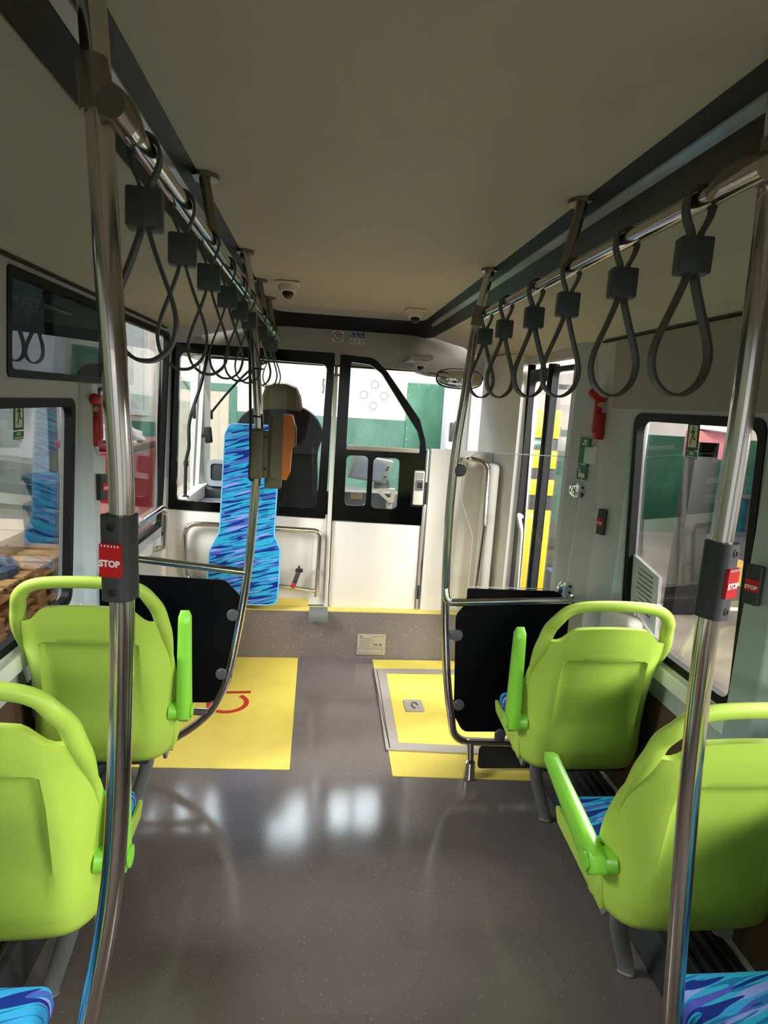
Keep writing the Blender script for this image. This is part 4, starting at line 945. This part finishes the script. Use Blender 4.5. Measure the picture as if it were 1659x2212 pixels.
for k in range(3):
    a = cxp - 0.053 + k * 0.036; prism(mb, [(a, czp), (a + 0.033, czp), (a + 0.033, czp + 0.038), (a, czp + 0.038)], [], P1, 0.0006)
    prism(mw, [(a + 0.008 + 0.004 * math.cos(q), czp + 0.029 + 0.004 * math.sin(q)) for q in range(6)], [], P2, 0.0005)
    prism(mw, [(a + 0.008, czp + 0.024), (a + 0.013, czp + 0.024), (a + 0.013, czp + 0.013), (a + 0.024, czp + 0.013), (a + 0.024, czp + 0.007), (a + 0.008, czp + 0.007)], [], P2, 0.0005)
    for q in range(3): prism(mk, [(a + 0.006 + q * 0.01, czp - 0.04 + q * 0.004), (a + 0.010 + q * 0.01, czp - 0.04), (a + 0.010 + q * 0.01, czp - 0.006), (a + 0.006 + q * 0.01, czp - 0.01 + q * 0.002)], [], P1, 0.0005)
obj('blue_panel', mb, BLUESIGN, t, flat=True); obj('pictogram', mw, PAPER, t, flat=True); obj('caption_print', mk, MIDG, t, flat=True)
def dome(p, label, ax=(0, 0, -1), s=1.0):
    t = thing('dome_camera', p, label, 'camera', 'white dome cameras')
    mb = MB(); box(mb, p[0] - 0.062 * s, p[0] + 0.062 * s, p[1] - 0.062 * s, p[1] + 0.062 * s, p[2] - 0.014 * s, p[2] - 0.001, 0.006)
    obj('base_plate', mb, WHITE, t)
    obj('body', lathe(MB(), [(0.052 * s, -0.002), (0.052 * s, 0.018 * s), (0.04 * s, 0.04 * s), (0.03 * s, 0.044 * s)], (p[0], p[1], p[2] - 0.012 * s), (0, -0.25, -1), 24), WHITE, t)
    obj('lens_dome', lathe(MB(), [(0.03 * s, 0), (0.028 * s, 0.012 * s), (0.02 * s, 0.024 * s), (0.008 * s, 0.03 * s)], (p[0], p[1] - 0.009 * s, p[2] - 0.052 * s), (0, -0.35, -1), 20), LENS, t)
dome((-0.20, 3.36, ZC), 'white dome camera on the ceiling near the left rail')
dome((0.55, 3.95, ZC), 'white dome camera on the ceiling near the right cove')
t = dome((0.665, 4.35, 2.055), 'small white dome camera below the front fascia by the mirror', s=0.85)
struct('trim_14', box(MB(), 0.60, 0.74, 4.28, 4.72, 2.055, 2.09, 0.006), WALLM)
# interior mirror
t = thing('interior_mirror', (0.96, 4.45, 1.95), 'wide chrome interior mirror hanging at the front right', 'mirror')
mo = [(0.97 + 0.165 * math.copysign(abs(math.cos(k * math.pi / 20)) ** 0.75, math.cos(k * math.pi / 20)), 1.95 + 0.066 * math.copysign(abs(math.sin(k * math.pi / 20)) ** 0.75, math.sin(k * math.pi / 20))) for k in range(40)]
mb = MB(); vs = []; fs = []
for sc_, dy in ((1.0, 0.0), (0.96, -0.025), (0.85, -0.045), (0.6, -0.062), (0.25, -0.072)):
    vs += [(0.97 + (a - 0.97) * sc_, 4.45 + dy, 1.95 + (b - 1.95) * sc_) for a, b in mo]
for r_ in range(4):
    for k in range(40): fs.append((r_ * 40 + k, r_ * 40 + (k + 1) % 40, (r_ + 1) * 40 + (k + 1) % 40, (r_ + 1) * 40 + k))
fs += [tuple(range(40)), tuple(160 + k for k in range(40))[::-1]]
obj('mirror_shell', mb.add(vs, fs), CHROME, t)
obj('rim', tube(MB(), [(a, 4.452, b) for a, b in mo], 0.007, 8, True), BLACKG, t)
obj('arm', tube(MB(), smooth([(0.84, 4.47, 1.965), (0.74, 4.5, 1.97), (0.68, 4.62, 1.99)], 4), 0.013, 12), CHROME, t)
obj('sticker', box(MB(), 1.075, 1.105, 4.39, 4.40, 1.945, 1.97), YEL2, t)
obj('lower_knob', lathe(MB(), [(0.024, 0), (0.03, 0.015), (0.024, 0.03), (0.01, 0.035)], (1.03, 4.47, 1.865), (0, -1, 0), 20), mat('tan_plastic', '#a08462', 0.5), t)

# ================================================================== DRIVER'S CAB
t = thing('driver_chair', (-0.31, 4.75, 0.335), 'black driver seat with olive headrest seen through the partition glass', 'seat')
bo = smooth([(-0.50, 0.80, 0), (-0.53, 1.05, 0), (-0.60, 1.30, 0), (-0.645, 1.45, 0), (-0.62, 1.57, 0), (-0.52, 1.655, 0), (-0.40, 1.69, 0), (-0.20, 1.69, 0), (-0.10, 1.655, 0), (-0.02, 1.58, 0), (0.015, 1.47, 0), (-0.02, 1.33, 0), (-0.01, 1.05, 0), (-0.03, 0.80, 0)], 5)
mb = MB(); vs = []; fs = []; n = len(bo)
for sc_, dy in ((0.9, 0.0), (0.98, 0.025), (1.0, 0.06), (0.97, 0.11), (0.88, 0.14)):
    vs += [(-0.31 + (p.x + 0.31) * sc_, 4.72 + dy + (p.y - 0.8) * 0.06, 1.2 + (p.y - 1.2) * sc_) for p in bo]
for r_ in range(4):
    for k in range(n): fs.append((r_ * n + k, r_ * n + (k + 1) % n, (r_ + 1) * n + (k + 1) % n, (r_ + 1) * n + k))
fs += [tuple(range(n))[::-1], tuple(4 * n + k for k in range(n))]
obj('backrest', mb.add(vs, fs), CHAR, t)
ho = rpoly([(-0.46, 1.62), (-0.14, 1.62), (-0.165, 1.76), (-0.20, 1.83), (-0.27, 1.855), (-0.36, 1.855), (-0.43, 1.83), (-0.455, 1.75)], 0.04)
mb = MB(); vs = []; fs = []; n = len(ho)
for sc_, dy in ((0.9, 0.0), (1.0, 0.025), (1.0, 0.07), (0.9, 0.095)): vs += [(-0.3 + (a + 0.3) * sc_, 4.78 + dy, 1.74 + (b - 1.74) * sc_) for a, b in ho]
for r_ in range(3):
    for k in range(n): fs.append((r_ * n + k, r_ * n + (k + 1) % n, (r_ + 1) * n + (k + 1) % n, (r_ + 1) * n + k))
fs += [tuple(range(n))[::-1], tuple(3 * n + k for k in range(n))]
obj('headrest', mb.add(vs, fs), OLIVE, t, label='olive brown headrest')
obj('seat_base', box(MB(), -0.52, -0.06, 4.72, 5.1, 0.335, 0.82, 0.04, 3), CHAR, t)
mb = MB(); tube(mb, smooth([(-0.04, 4.86, 1.52), (-0.05, 4.70, 1.36), (-0.03, 4.69, 1.0)], 5), 0.016, 8, squash=(1, 0.3)); obj('seat_belt', mb, BLACK, t)
# dashboard
t = thing('dashboard', (-0.3, 5.25, 0.335), 'grey driver dashboard below the windscreen', 'dashboard')
obj('console', box(MB(), -0.95, 0.62, 5.12, 5.44, 0.335, 1.0, 0.04, 3), DGREY, t)
obj('side_console', box(MB(), -0.985, -0.70, 4.55, 5.12, 0.335, 0.90, 0.03, 3), mat('pale_console', '#aeb6c4', 0.5, var=0.1), t)
obj('binnacle', box(MB(), -0.90, -0.55, 5.10, 5.22, 0.98, 1.21, 0.035, 4), DGREY, t)
obj('binnacle_rim', prism(MB(), rrect(-0.905, -0.54, 1.0, 1.215, 0.04), [rrect(-0.88, -0.56, 1.045, 1.185, 0.03)], plane_xz(5.085), 0.02), mat('pale_rim', '#a9adb3', 0.4), t)
mb = MB(); xfb = Matrix.Translation((-0.84, 4.75, 0.915))
obj('button_pad', box(MB(), -0.93, -0.72, 4.62, 4.92, 0.898, 0.912, 0.004), mat('pad_blue', '#5a6a88', 0.5), t)
for k, (a, b) in enumerate(((-0.86, 4.74), (-0.82, 4.76), (-0.865, 4.70))): obj('red_button', box(MB(), a - 0.013, a + 0.013, b - 0.016, b + 0.016, 0.912, 0.93, 0.003), REDM, t)
mb = MB()
for k in range(5): box(mb, -0.92 + 0.0, -0.73, 4.645 + 0.05 * k, 4.652 + 0.05 * k, 0.912, 0.915)
obj('pad_lines', mb, PAPER, t)
obj('white_tray', lathe(MB(), [(0.06, 0), (0.075, 0.02), (0.06, 0.03)], (-0.80, 4.52, 0.90), (0, 0, 1), 20), PAPER, t)
struct('trim_15', box(MB(), -1.0, -0.93, 4.2, 5.25, 0.90, 1.0, 0.01), BRIGHTW)
# computer screen on a stand to the driver's right
_u = Vector((0.23, 0.06, -0.035)).normalized(); _d = Vector((0.115, -0.05, 0.16)).normalized(); _n = _u.cross(_d).normalized(); _d = _n.cross(_u)
_n = -_n if _n.y < 0 else _n
xf = Matrix.Translation((0.40, 4.86, 1.225)) @ Matrix(((_u.x, _n.x, _d.x, 0), (_u.y, _n.y, _d.y, 0), (_u.z, _n.z, _d.z, 0), (0, 0, 0, 1)))
t = thing('driver_display', (0.42, 4.9, 0.335), 'tilted silver framed driver display seen through the cab door window', 'screen')
obj('bezel', box(MB(), -0.165, 0.165, -0.015, 0.02, -0.105, 0.105, 0.008, 2, xf), mat('silver_bezel', '#b9b9bc', 0.4), t)
obj('back_case', box(MB(), -0.15, 0.15, 0.02, 0.075, -0.095, 0.095, 0.012, 2, xf), DGREY, t)
obj('screen', box(MB(), -0.135, 0.105, -0.017, -0.012, -0.08, 0.085, 0, 1, xf), SCREEN, t)
mb = MB()
for q in ((0.13, 0.05), (0.13, 0.03), (0.135, -0.04)): box(mb, q[0] - 0.008, q[0] + 0.008, -0.0175, -0.014, q[1] - 0.006, q[1] + 0.006, 0, 1, xf)
obj('key_buttons', mb, DGREY, t)
obj('arm', prism(MB(), rpoly([(0.46, 1.24), (0.52, 1.24), (0.57, 1.10), (0.57, 1.06), (0.44, 1.06)], 0.01), [], plane_xz(4.95), 0.03), MIDG, t)
obj('corner_bracket', prism(MB(), rpoly([(0.44, 1.06), (0.62, 1.065), (0.61, 0.95), (0.57, 0.95)], 0.01), [rpoly([(0.51, 1.04), (0.585, 1.04), (0.585, 0.985), (0.565, 0.985)], 0.008)], plane_xz(4.93), 0.05), mat('beige_bracket', '#c9c0ae', 0.5), t)
obj('stand_post', box(MB(), 0.55, 0.60, 4.94, 4.98, 0.335, 0.955, 0.004), ALU, t)
t = thing('side_cabinet', (0.35, 5.0, 0.335), 'dark low cabinet behind the cab door windows', 'cabinet')
obj('carcass', box(MB(), 0.12, 0.72, 4.99, 5.11, 0.335, 1.02, 0.02), MIDG, t)
obj('label_plate', prism(MB(), rrect(0.26, 0.36, 1.06 - 0.1, 1.06 - 0.045, 0.012), [], lambda a, b, h: (a, 4.989 - h, b), 0.004), mat('tan_plate', '#b89a7c', 0.6), t)
t = thing('wiper_cable', (-0.93, 4.45, 1.0), 'black hose hanging beside the left cab window', 'hose')
obj('hose', tube(MB(), smooth([(-0.82, 4.6, 2.03), (-0.86, 4.55, 1.8), (-0.925, 4.5, 1.55), (-0.93, 4.5, 1.36), (-0.95, 4.5, 1.25), (-0.955, 4.5, 1.0)], 6), [0.012] * 31, 10), BLACK, t)
mb = MB(); box(mb, -0.965, -0.935, 4.49, 4.515, 1.22, 1.26, 0.004); box(mb, -0.905, -0.885, 4.49, 4.515, 1.56, 1.66, 0.004); box(mb, -0.975, -0.93, 4.485, 4.515, 0.985, 1.01, 0.004)
obj('hose_clip', mb, BLACK, t)
t = thing('windscreen_wiper', (-0.8, YF + 0.10, 1.6), 'thin black wiper arm crossing the windscreen', 'wiper')
obj('arm', tube(MB(), smooth([(-0.45, YF + 0.09, 2.05), (-0.62, YF + 0.09, 1.97), (-0.80, YF + 0.09, 1.78), (-0.955, YF + 0.09, 1.58)], 5), 0.010, 8), BLACK, t)
obj('blade_end', box(MB(), -0.99, -0.945, YF + 0.07, YF + 0.11, 1.52, 1.60, 0.004), BLACK, t)
t = thing('pillar_camera', (-0.93, 5.18, 1.4), 'small black device on the left windscreen pillar', 'camera')
xf = Matrix.Translation((-0.91, 5.14, 1.41)) @ Matrix.Rotation(math.radians(-6), 4, 'Y')
obj('body', box(MB(), -0.03, 0.03, -0.02, 0.02, -0.065, 0.065, 0.012, 3, xf), BLACK, t); obj('bracket', box(MB(), -0.965, -0.92, 5.14, 5.2, 1.39, 1.42, 0.003), BLACK, t)

# ================================================================== GARAGE OUTSIDE
GZ, GY = -0.35, 10.9
struct('floor_garage', box(MB(), -6, 12, -6, GY, GZ - 0.1, GZ), CONC)
struct('wall_garage_front', box(MB(), -6, 12, GY, GY + 0.2, GZ, 6), CREAMW)
struct('trim_green_dado', box(MB(), -1.45, 12, GY - 0.012, GY + 0.01, GZ, 1.46), GREENW)
struct('wall_garage_left', box(MB(), -4.6, -4.4, -6, GY, GZ, 6), CONCW)
struct('wall_garage_right', box(MB(), 11.9, 12.1, -6, GY, GZ, 6), CREAMW)
struct('trim_concrete_pillar', box(MB(), -4.4, -3.3, 7.2, 7.9, GZ, 5), CONCP)
struct('trim_sill_strip', box(MB(), -3.4, -1.5, GY - 0.02, GY, 0.95, 1.2), GREENW)
t = thing('garage_door', (1.85, GY - 0.02, GZ), 'green riveted steel door in the garage wall ahead of the bus', 'door')
obj('door_leaf', box(MB(), 1.47, 2.19, GY - 0.05, GY - 0.012, GZ, 2.12, 0.006), GREEND, t)
mb = MB()
for k in range(7):
    for a in (1.50, 2.16): lathe(mb, [(0.012, 0), (0.008, 0.006)], (a, GY - 0.05, 0.95 + k * 0.19), (0, -1, 0), 8)
for k in range(5): lathe(mb, [(0.012, 0), (0.008, 0.006)], (1.5 + k * 0.16, GY - 0.05, 2.09), (0, -1, 0), 8)
obj('rivet', mb, mat('pale_rivets', '#a5c9b6', 0.5), t)
t = thing('plank_door', (-1.75, GY, GZ), 'pale plank door in a green painted surround, seen through the windscreen', 'door')
obj('door_leaf', box(MB(), -2.6, -1.58, GY - 0.045, GY - 0.022, GZ, 1.78), DOORW, t)
obj('surround', prism(MB(), rpoly([(-2.72, GZ), (-1.45, GZ), (-1.45, 1.91), (-2.72, 1.91)], [0, 0, 0.06, 0.06]), [rrect(-2.6, -1.58, GZ + 0.001, 1.78, 0.01)], plane_xz(GY - 0.055), 0.034), GREENW, t)
t = thing('wall_crack', (-0.1, GY, 1.9), 'small dark stain high on the cream garage wall', 'stain')
obj('stain', prism(MB(), [(-0.02, 1.85), (0.01, 1.84), (0.03, 1.95), (0.01, 2.02), (0.03, 2.1), (-0.01, 2.1), (-0.02, 2.0), (0.0, 1.93)], [], plane_xz(GY - 0.004), 0.003), MIDG, t)
# right hand side: dark green double door, column, blocks, trolley
t = thing('dark_green_gate', (7.2, GY - 0.03, GZ), 'dark green double gate seen through the right window', 'gate')
obj('gate_leaf', box(MB(), 5.9, 7.19, GY - 0.05, GY - 0.013, GZ, 1.46, 0.004), DGREEN, t); obj('gate_leaf', box(MB(), 7.21, 9.4, GY - 0.05, GY - 0.013, GZ, 1.46, 0.004), DGREEN, t)
obj('latch', box(MB(), 6.75, 6.95, GY - 0.09, GY - 0.05, 0.55, 0.62, 0.01), mat('pale_latch', '#9fd0b8', 0.4), t)
t = thing('wall_vent', (4.45, GY, 1.9), 'grey slot vent high on the cream wall beyond the front door', 'vent')
obj('slot', box(MB(), 4.15, 4.42, GY - 0.02, GY, 2.18, 2.26), MIDG, t); obj('slot', box(MB(), 4.48, 4.8, GY - 0.02, GY, 2.18, 2.26), MIDG, t)
t = thing('lifting_column', (2.24, 6.0, GZ), 'yellow and black vehicle lifting column outside the front door', 'lift column')
for z0, z1 in ((GZ, 0.78), (0.93, 1.09), (1.20, 1.38), (1.50, 1.78)): obj('yellow_section', box(MB(), 2.07, 2.33, 5.9, 6.1, z0, z1, 0.01), YEL2, t)
obj('dark_mast', box(MB(), 2.09, 2.35, 5.92, 6.12, GZ, 1.62, 0.006), DGREY, t)
obj('control_box', box(MB(), 2.32, 2.44, 5.9, 6.05, 1.38, 1.52, 0.008), MIDG, t)
t = thing('blue_trolley_jack', (2.45, 6.0, GZ), 'blue trolley jack at the foot of the lifting column', 'jack')
obj('body', box(MB(), 2.40, 2.62, 5.8, 6.1, GZ, 0.15, 0.03), mat('jack_blue', '#34518c', 0.5), t)
obj('hose', tube(MB(), smooth([(2.5, 5.78, 0.1), (2.6, 5.75, -0.05), (2.72, 5.78, -0.3)], 5), 0.02, 8), mat('tan_hose', '#b59a7a', 0.6), t)
t = thing('stacked_tyres', (2.95, 7.4, GZ), 'dark tyres stacked beyond the front door', 'tyres')
for k in range(3): obj('tyre', lathe(MB(), [(0.16, 0.0), (0.30, 0.0), (0.35, 0.06), (0.35, 0.16), (0.30, 0.22), (0.16, 0.22)], (2.95, 7.4, GZ + 0.225 * k), (0, 0, 1), 28), mat('tyre_rubber', '#3b3631', 0.8, var=0.2), t)
t = thing('black_column', (3.0, 4.6, GZ), 'dark upright column seen through the right window', 'column')
obj('shaft', box(MB(), 3.9, 4.16, 6.1, 6.3, GZ, 1.55, 0.01), BLACK, t)
obj('red_cover', box(MB(), 3.9, 4.3, 6.1, 6.35, 1.36, 1.66, 0.03), mat('faded_red', '#8f5358', 0.8), t)
obj('rag', lathe(MB(), [(0.10, 0), (0.22, 0.02), (0.19, 0.07), (0.12, 0.13), (0.04, 0.15)], (4.12, 6.2, 1.64), (0.1, 0, 1), 14), RAG, t)
t = thing('yellow_stop_block', (5.1, 7.4, GZ), 'worn yellow concrete stop block left of the right pole', 'stop block')
obj('block', box(MB(), 4.95, 5.62, 7.25, 7.6, GZ, -0.02, 0.03), YBLK, t)
t = thing('yellow_stop_block', (6.2, 7.6, GZ), 'worn yellow concrete stop block right of the right pole', 'stop block')
obj('block', box(MB(), 5.85, 6.7, 7.3, 7.65, GZ, -0.04, 0.03), YBLK, t)
t = thing('floor_line', (5.4, 6.2, GZ), 'pale painted line on the garage floor outside the right window', 'floor marking')
obj('paint', prism(MB(), [(3.9, 6.35), (7.6, 6.1), (7.6, 6.22), (3.9, 6.47)], [], plane_xy(GZ), 0.004), mat('pale_line', '#c9c0b2', 0.7), t)
t = thing('pressure_washer', (6.2, 8.4, GZ), 'grey machine with orange handles at the right edge', 'machine')
obj('tank', box(MB(), 6.75, 7.6, 8.2, 8.8, GZ, 0.55, 0.08, 3), MIDG, t)
obj('cover', box(MB(), 6.8, 7.5, 8.2, 8.7, 0.55, 0.72, 0.06, 3), mat('pale_grey_cover', '#a7aaac', 0.5), t)
obj('hose', tube(MB(), smooth([(6.75, 8.15, 0.4), (6.7, 8.1, 0.95), (6.9, 8.1, 1.05), (7.2, 8.15, 1.0)], 5), 0.05, 10), BLACK, t)
obj('orange_handle', tube(MB(), smooth([(6.42, 8.1, 0.30), (6.46, 8.1, 0.5), (6.50, 8.1, 0.72)], 4), [0.05, 0.07, 0.075, 0.07, 0.08, 0.075, 0.07, 0.06, 0.045], 10), ORANGE, t)
obj('stand', tube(MB(), [(6.42, 8.1, 0.30), (6.45, 8.1, GZ)], 0.04, 8), mat('pale_grey_cover', '#a7aaac', 0.5), t)
obj('upper_lamp', box(MB(), 6.55, 6.8, 7.9, 8.1, 1.15, 1.42, 0.02), ORANGE, t)
obj('lamp_bracket', box(MB(), 6.6, 6.66, 7.95, 8.02, 0.7, 1.15, 0.01), BRIGHTW, t)
t = thing('picture_frames', (7.6, 10.6, GZ), 'dark wooden frames leaning on the green gate', 'frames')
for k in range(3):
    obj('frame', prism(MB(), rrect(7.75 + 0.45 * k, 8.15 + 0.45 * k, GZ + 0.002, 0.45, 0.01), [rrect(7.82 + 0.45 * k, 8.08 + 0.45 * k, GZ + 0.08, 0.38, 0.01)], plane_xz(10.7 - 0.08 * k), 0.05), mat('frame_wood', '#5b4b3d', 0.7), t)
# clutter beyond the mirror, right of the green door
t = thing('tool_cupboard', (2.1, 9.4, GZ), 'pale cupboard with dark tools beyond the windscreen, right of the green door', 'cupboard')
obj('carcass', box(MB(), 1.95, 3.3, 9.6, 10.0, GZ, 2.3, 0.01), mat('lavender_white', '#d5d4e0', 0.6, var=0.08), t)
mb = MB(); random.seed(5)
for k in range(9): box(mb, 2.0 + k * 0.07, 2.04 + k * 0.07, 9.52, 9.60, 1.15 + random.uniform(0, 0.1), 1.42 + random.uniform(0, 0.12), 0.004)
obj('tool', mb, DGREY, t)
obj('shelf', box(MB(), 1.95, 2.6, 9.45, 9.62, 1.10, 1.13), PAPER, t)
t = thing('overalls', (2.46, 9.3, 0.9), 'blue work overalls hanging on the pale cupboard', 'clothes')
o = obj('garment', tube(MB(), smooth([(2.46, 9.3, 0.9), (2.46, 9.3, 1.1), (2.50, 9.3, 1.4), (2.52, 9.35, 1.62)], 5), [0.20, 0.20, 0.19, 0.19, 0.18, 0.17, 0.17, 0.17, 0.16, 0.15, 0.14, 0.13, 0.11, 0.09, 0.06, 0.03], 14, squash=(1, 0.5)), BLUEJ, t)
obj('hanger_hook', tube(MB(), [(2.52, 9.35, 1.60), (2.52, 9.59, 1.66)], 0.012, 8), DGREY, t)
# left hand side: pallets, box, ring, tubs, tarp, board, red container
for k in range(5):
    z0 = GZ + 0.115 * k - 0.02 * 0
    t = thing('wooden_pallet', (-3.0, 5.2, z0), '%s wooden pallet of the stack outside the left window' % ('lowest', 'second', 'third', 'fourth', 'topmost')[k], 'pallet', 'wooden pallets outside the left window')
    dx = random.uniform(-0.03, 0.03)
    mb = MB()
    for q in range(7): box(mb, -3.34 + dx, -2.32 + dx, 4.5 + q * 0.235, 4.67 + q * 0.235, z0 + 0.085, z0 + 0.112, 0.003, 1)
    obj('deck_boards', mb, WOOD, t)
    mb = MB()
    for a in (-3.34, -2.89, -2.42):
        for q in range(3): box(mb, a + dx, a + 0.1 + dx, 4.5 + q * 0.72, 4.65 + q * 0.72, z0 + 0.02, z0 + 0.086, 0.003, 1)
        box(mb, a + dx, a + 0.1 + dx, 4.5, 6.1, z0 + 0.001, z0 + 0.021, 0.003, 1)
    obj('blocks_and_skids', mb, WOOD, t)
ZP = GZ + 0.115 * 4 + 0.114
t = thing('steel_ring', (-2.62, 4.95, ZP), 'dark steel ring lying on the pallet stack', 'ring')
obj('ring', lathe(MB(), [(0.20, 0.0), (0.29, 0.0), (0.29, 0.06), (0.27, 0.085), (0.22, 0.085), (0.20, 0.06), (0.20, 0.0)], (-2.66, 5.0, ZP), (0, 0, 1), 32), BLUEP, t)
t = thing('cardboard_box', (-2.95, 5.5, ZP), 'open cardboard box on the pallet stack', 'box')
obj('carton', box(MB(), -3.25, -2.68, 5.4, 5.85, ZP, ZP + 0.17, 0.004), CARD, t)
obj('flap', prism(MB(), [(-3.25, 5.40), (-2.68, 5.40), (-2.75, 5.25), (-3.2, 5.25)], [], lambda a, b, h: (a, b, ZP + 0.172 + (5.4 - b) * 0.2 + h), 0.006), CARD, t)
obj('flap', prism(MB(), [(-3.25, 5.85), (-2.68, 5.85), (-2.72, 5.92), (-3.2, 5.92)], [], lambda a, b, h: (a, b, ZP + 0.172 + (b - 5.85) * 1.2 + h), 0.006), CARD, t)
for k in range(4):
    z0 = GZ + k * 0.29
    o = obj('blue_tub', lathe(MB(), [(0.24, 0), (0.33, 0.24), (0.35, 0.25), (0.35, 0.285), (0.32, 0.288), (0.30, 0.26)], (-2.66, 6.6, z0), (0.03, 0.02, 1), 28), BLUEP)
    tag(o, '%s dusty blue tub of the stack behind the pallets' % ('lowest', 'second', 'third', 'topmost')[k], 'tub', 'blue tubs behind the pallets')
o = obj('old_board', prism(MB(), [(-2.62, GZ), (-2.2, GZ), (-2.2, 1.2), (-2.5, 1.2)], [], plane_xz(7.0), 0.04), WOOD)
tag(o, 'rough wooden board standing beyond the blue tubs', 'board')
struct('trim_beam', box(MB(), -3.3, -2.15, 7.3, 7.42, 1.78, 2.2), CONCP)
t = thing('wall_notice', (-2.5, 7.28, 1.85), 'white and pink notice sheets on the pillar outside the left window', 'notice')
obj('sheet', prism(MB(), [(-3.2, 1.82), (-2.72, 1.82), (-2.72, 2.1), (-3.2, 2.1)], [], plane_xz(7.288), 0.01), PAPER, t)
obj('sheet', prism(MB(), [(-2.68, 1.82), (-2.2, 1.82), (-2.2, 2.1), (-2.68, 2.1)], [], plane_xz(7.288), 0.01), mat('pink_paper', '#e2c6c4', 0.7), t)
t = thing('red_container', (-1.6, 5.9, GZ), 'tall red waste container outside the left front window', 'container')
obj('body', box(MB(), -2.25, -1.62, 5.6, 6.6, GZ, 1.20, 0.03, 3), REDC, t)
obj('lid', box(MB(), -2.28, -1.60, 5.57, 6.63, 1.20, 1.26, 0.012), mat('dark_red', '#7d2228', 0.5), t)
obj('plinth', box(MB(), -2.25, -1.58, 5.55, 6.7, GZ, 0.60, 0.01), mat('pale_pink_base', '#c9a5a3', 0.7), t)
random.seed(11)
bm = bmesh.new(); bmesh.ops.create_icosphere(bm, subdivisions=3, radius=1)
for v in bm.verts:
    k = 1 + random.uniform(-0.16, 0.16); v.co = Vector((v.co.x * 0.24 * k, v.co.y * 0.24 * k, max(-0.02, v.co.z * 0.13 * k)))
bmesh.ops.translate(bm, verts=bm.verts, vec=(-1.86, 5.85, 1.285)); mb = MB(); mb.bm(bm); bm.free()
tag(obj('crumpled_rag', mb, RAG), 'crumpled pale rag on top of the red container', 'rag')
# white parked van panel outside the left front window, top
t = thing('hall_window', (-3.4, GY - 0.03, 1.3), 'pale glazed wall light left of the plank door', 'window')
obj('frame', prism(MB(), rrect(-3.6, -2.9, 1.3, 2.9, 0.02), [rrect(-3.53, -2.97, 1.37, 2.83, 0.01)], plane_xz(GY - 0.06), 0.06), BRIGHTW, t)
obj('pane', box(MB(), -3.54, -2.96, GY - 0.035, GY - 0.03, 1.36, 2.84), mat('milky_pane', '#dfe6ea', 0.2), t)
# green exit lettering seen through the door glass
t = thing('exit_sign', (2.06, 5.9, 1.4), 'small green sign reading WYJŚCIE beyond the front door glass', 'sign')
obj('sign_plate', box(MB(), 1.995, 2.13, 5.80, 5.806, 1.43, 1.49), GRN, t)
obj('hanger', box(MB(), 2.07, 2.11, 5.806, 5.90, 1.455, 1.465), DGREY, t)
mb = MB(); text_mesh(mb, 'WYJŚCIE', 0.034, lambda a, b, h: (2.0625 + a, 5.7995 - h, 1.458 + b), bold=0.0008); obj('lettering', mb, PAPER, t, flat=True)
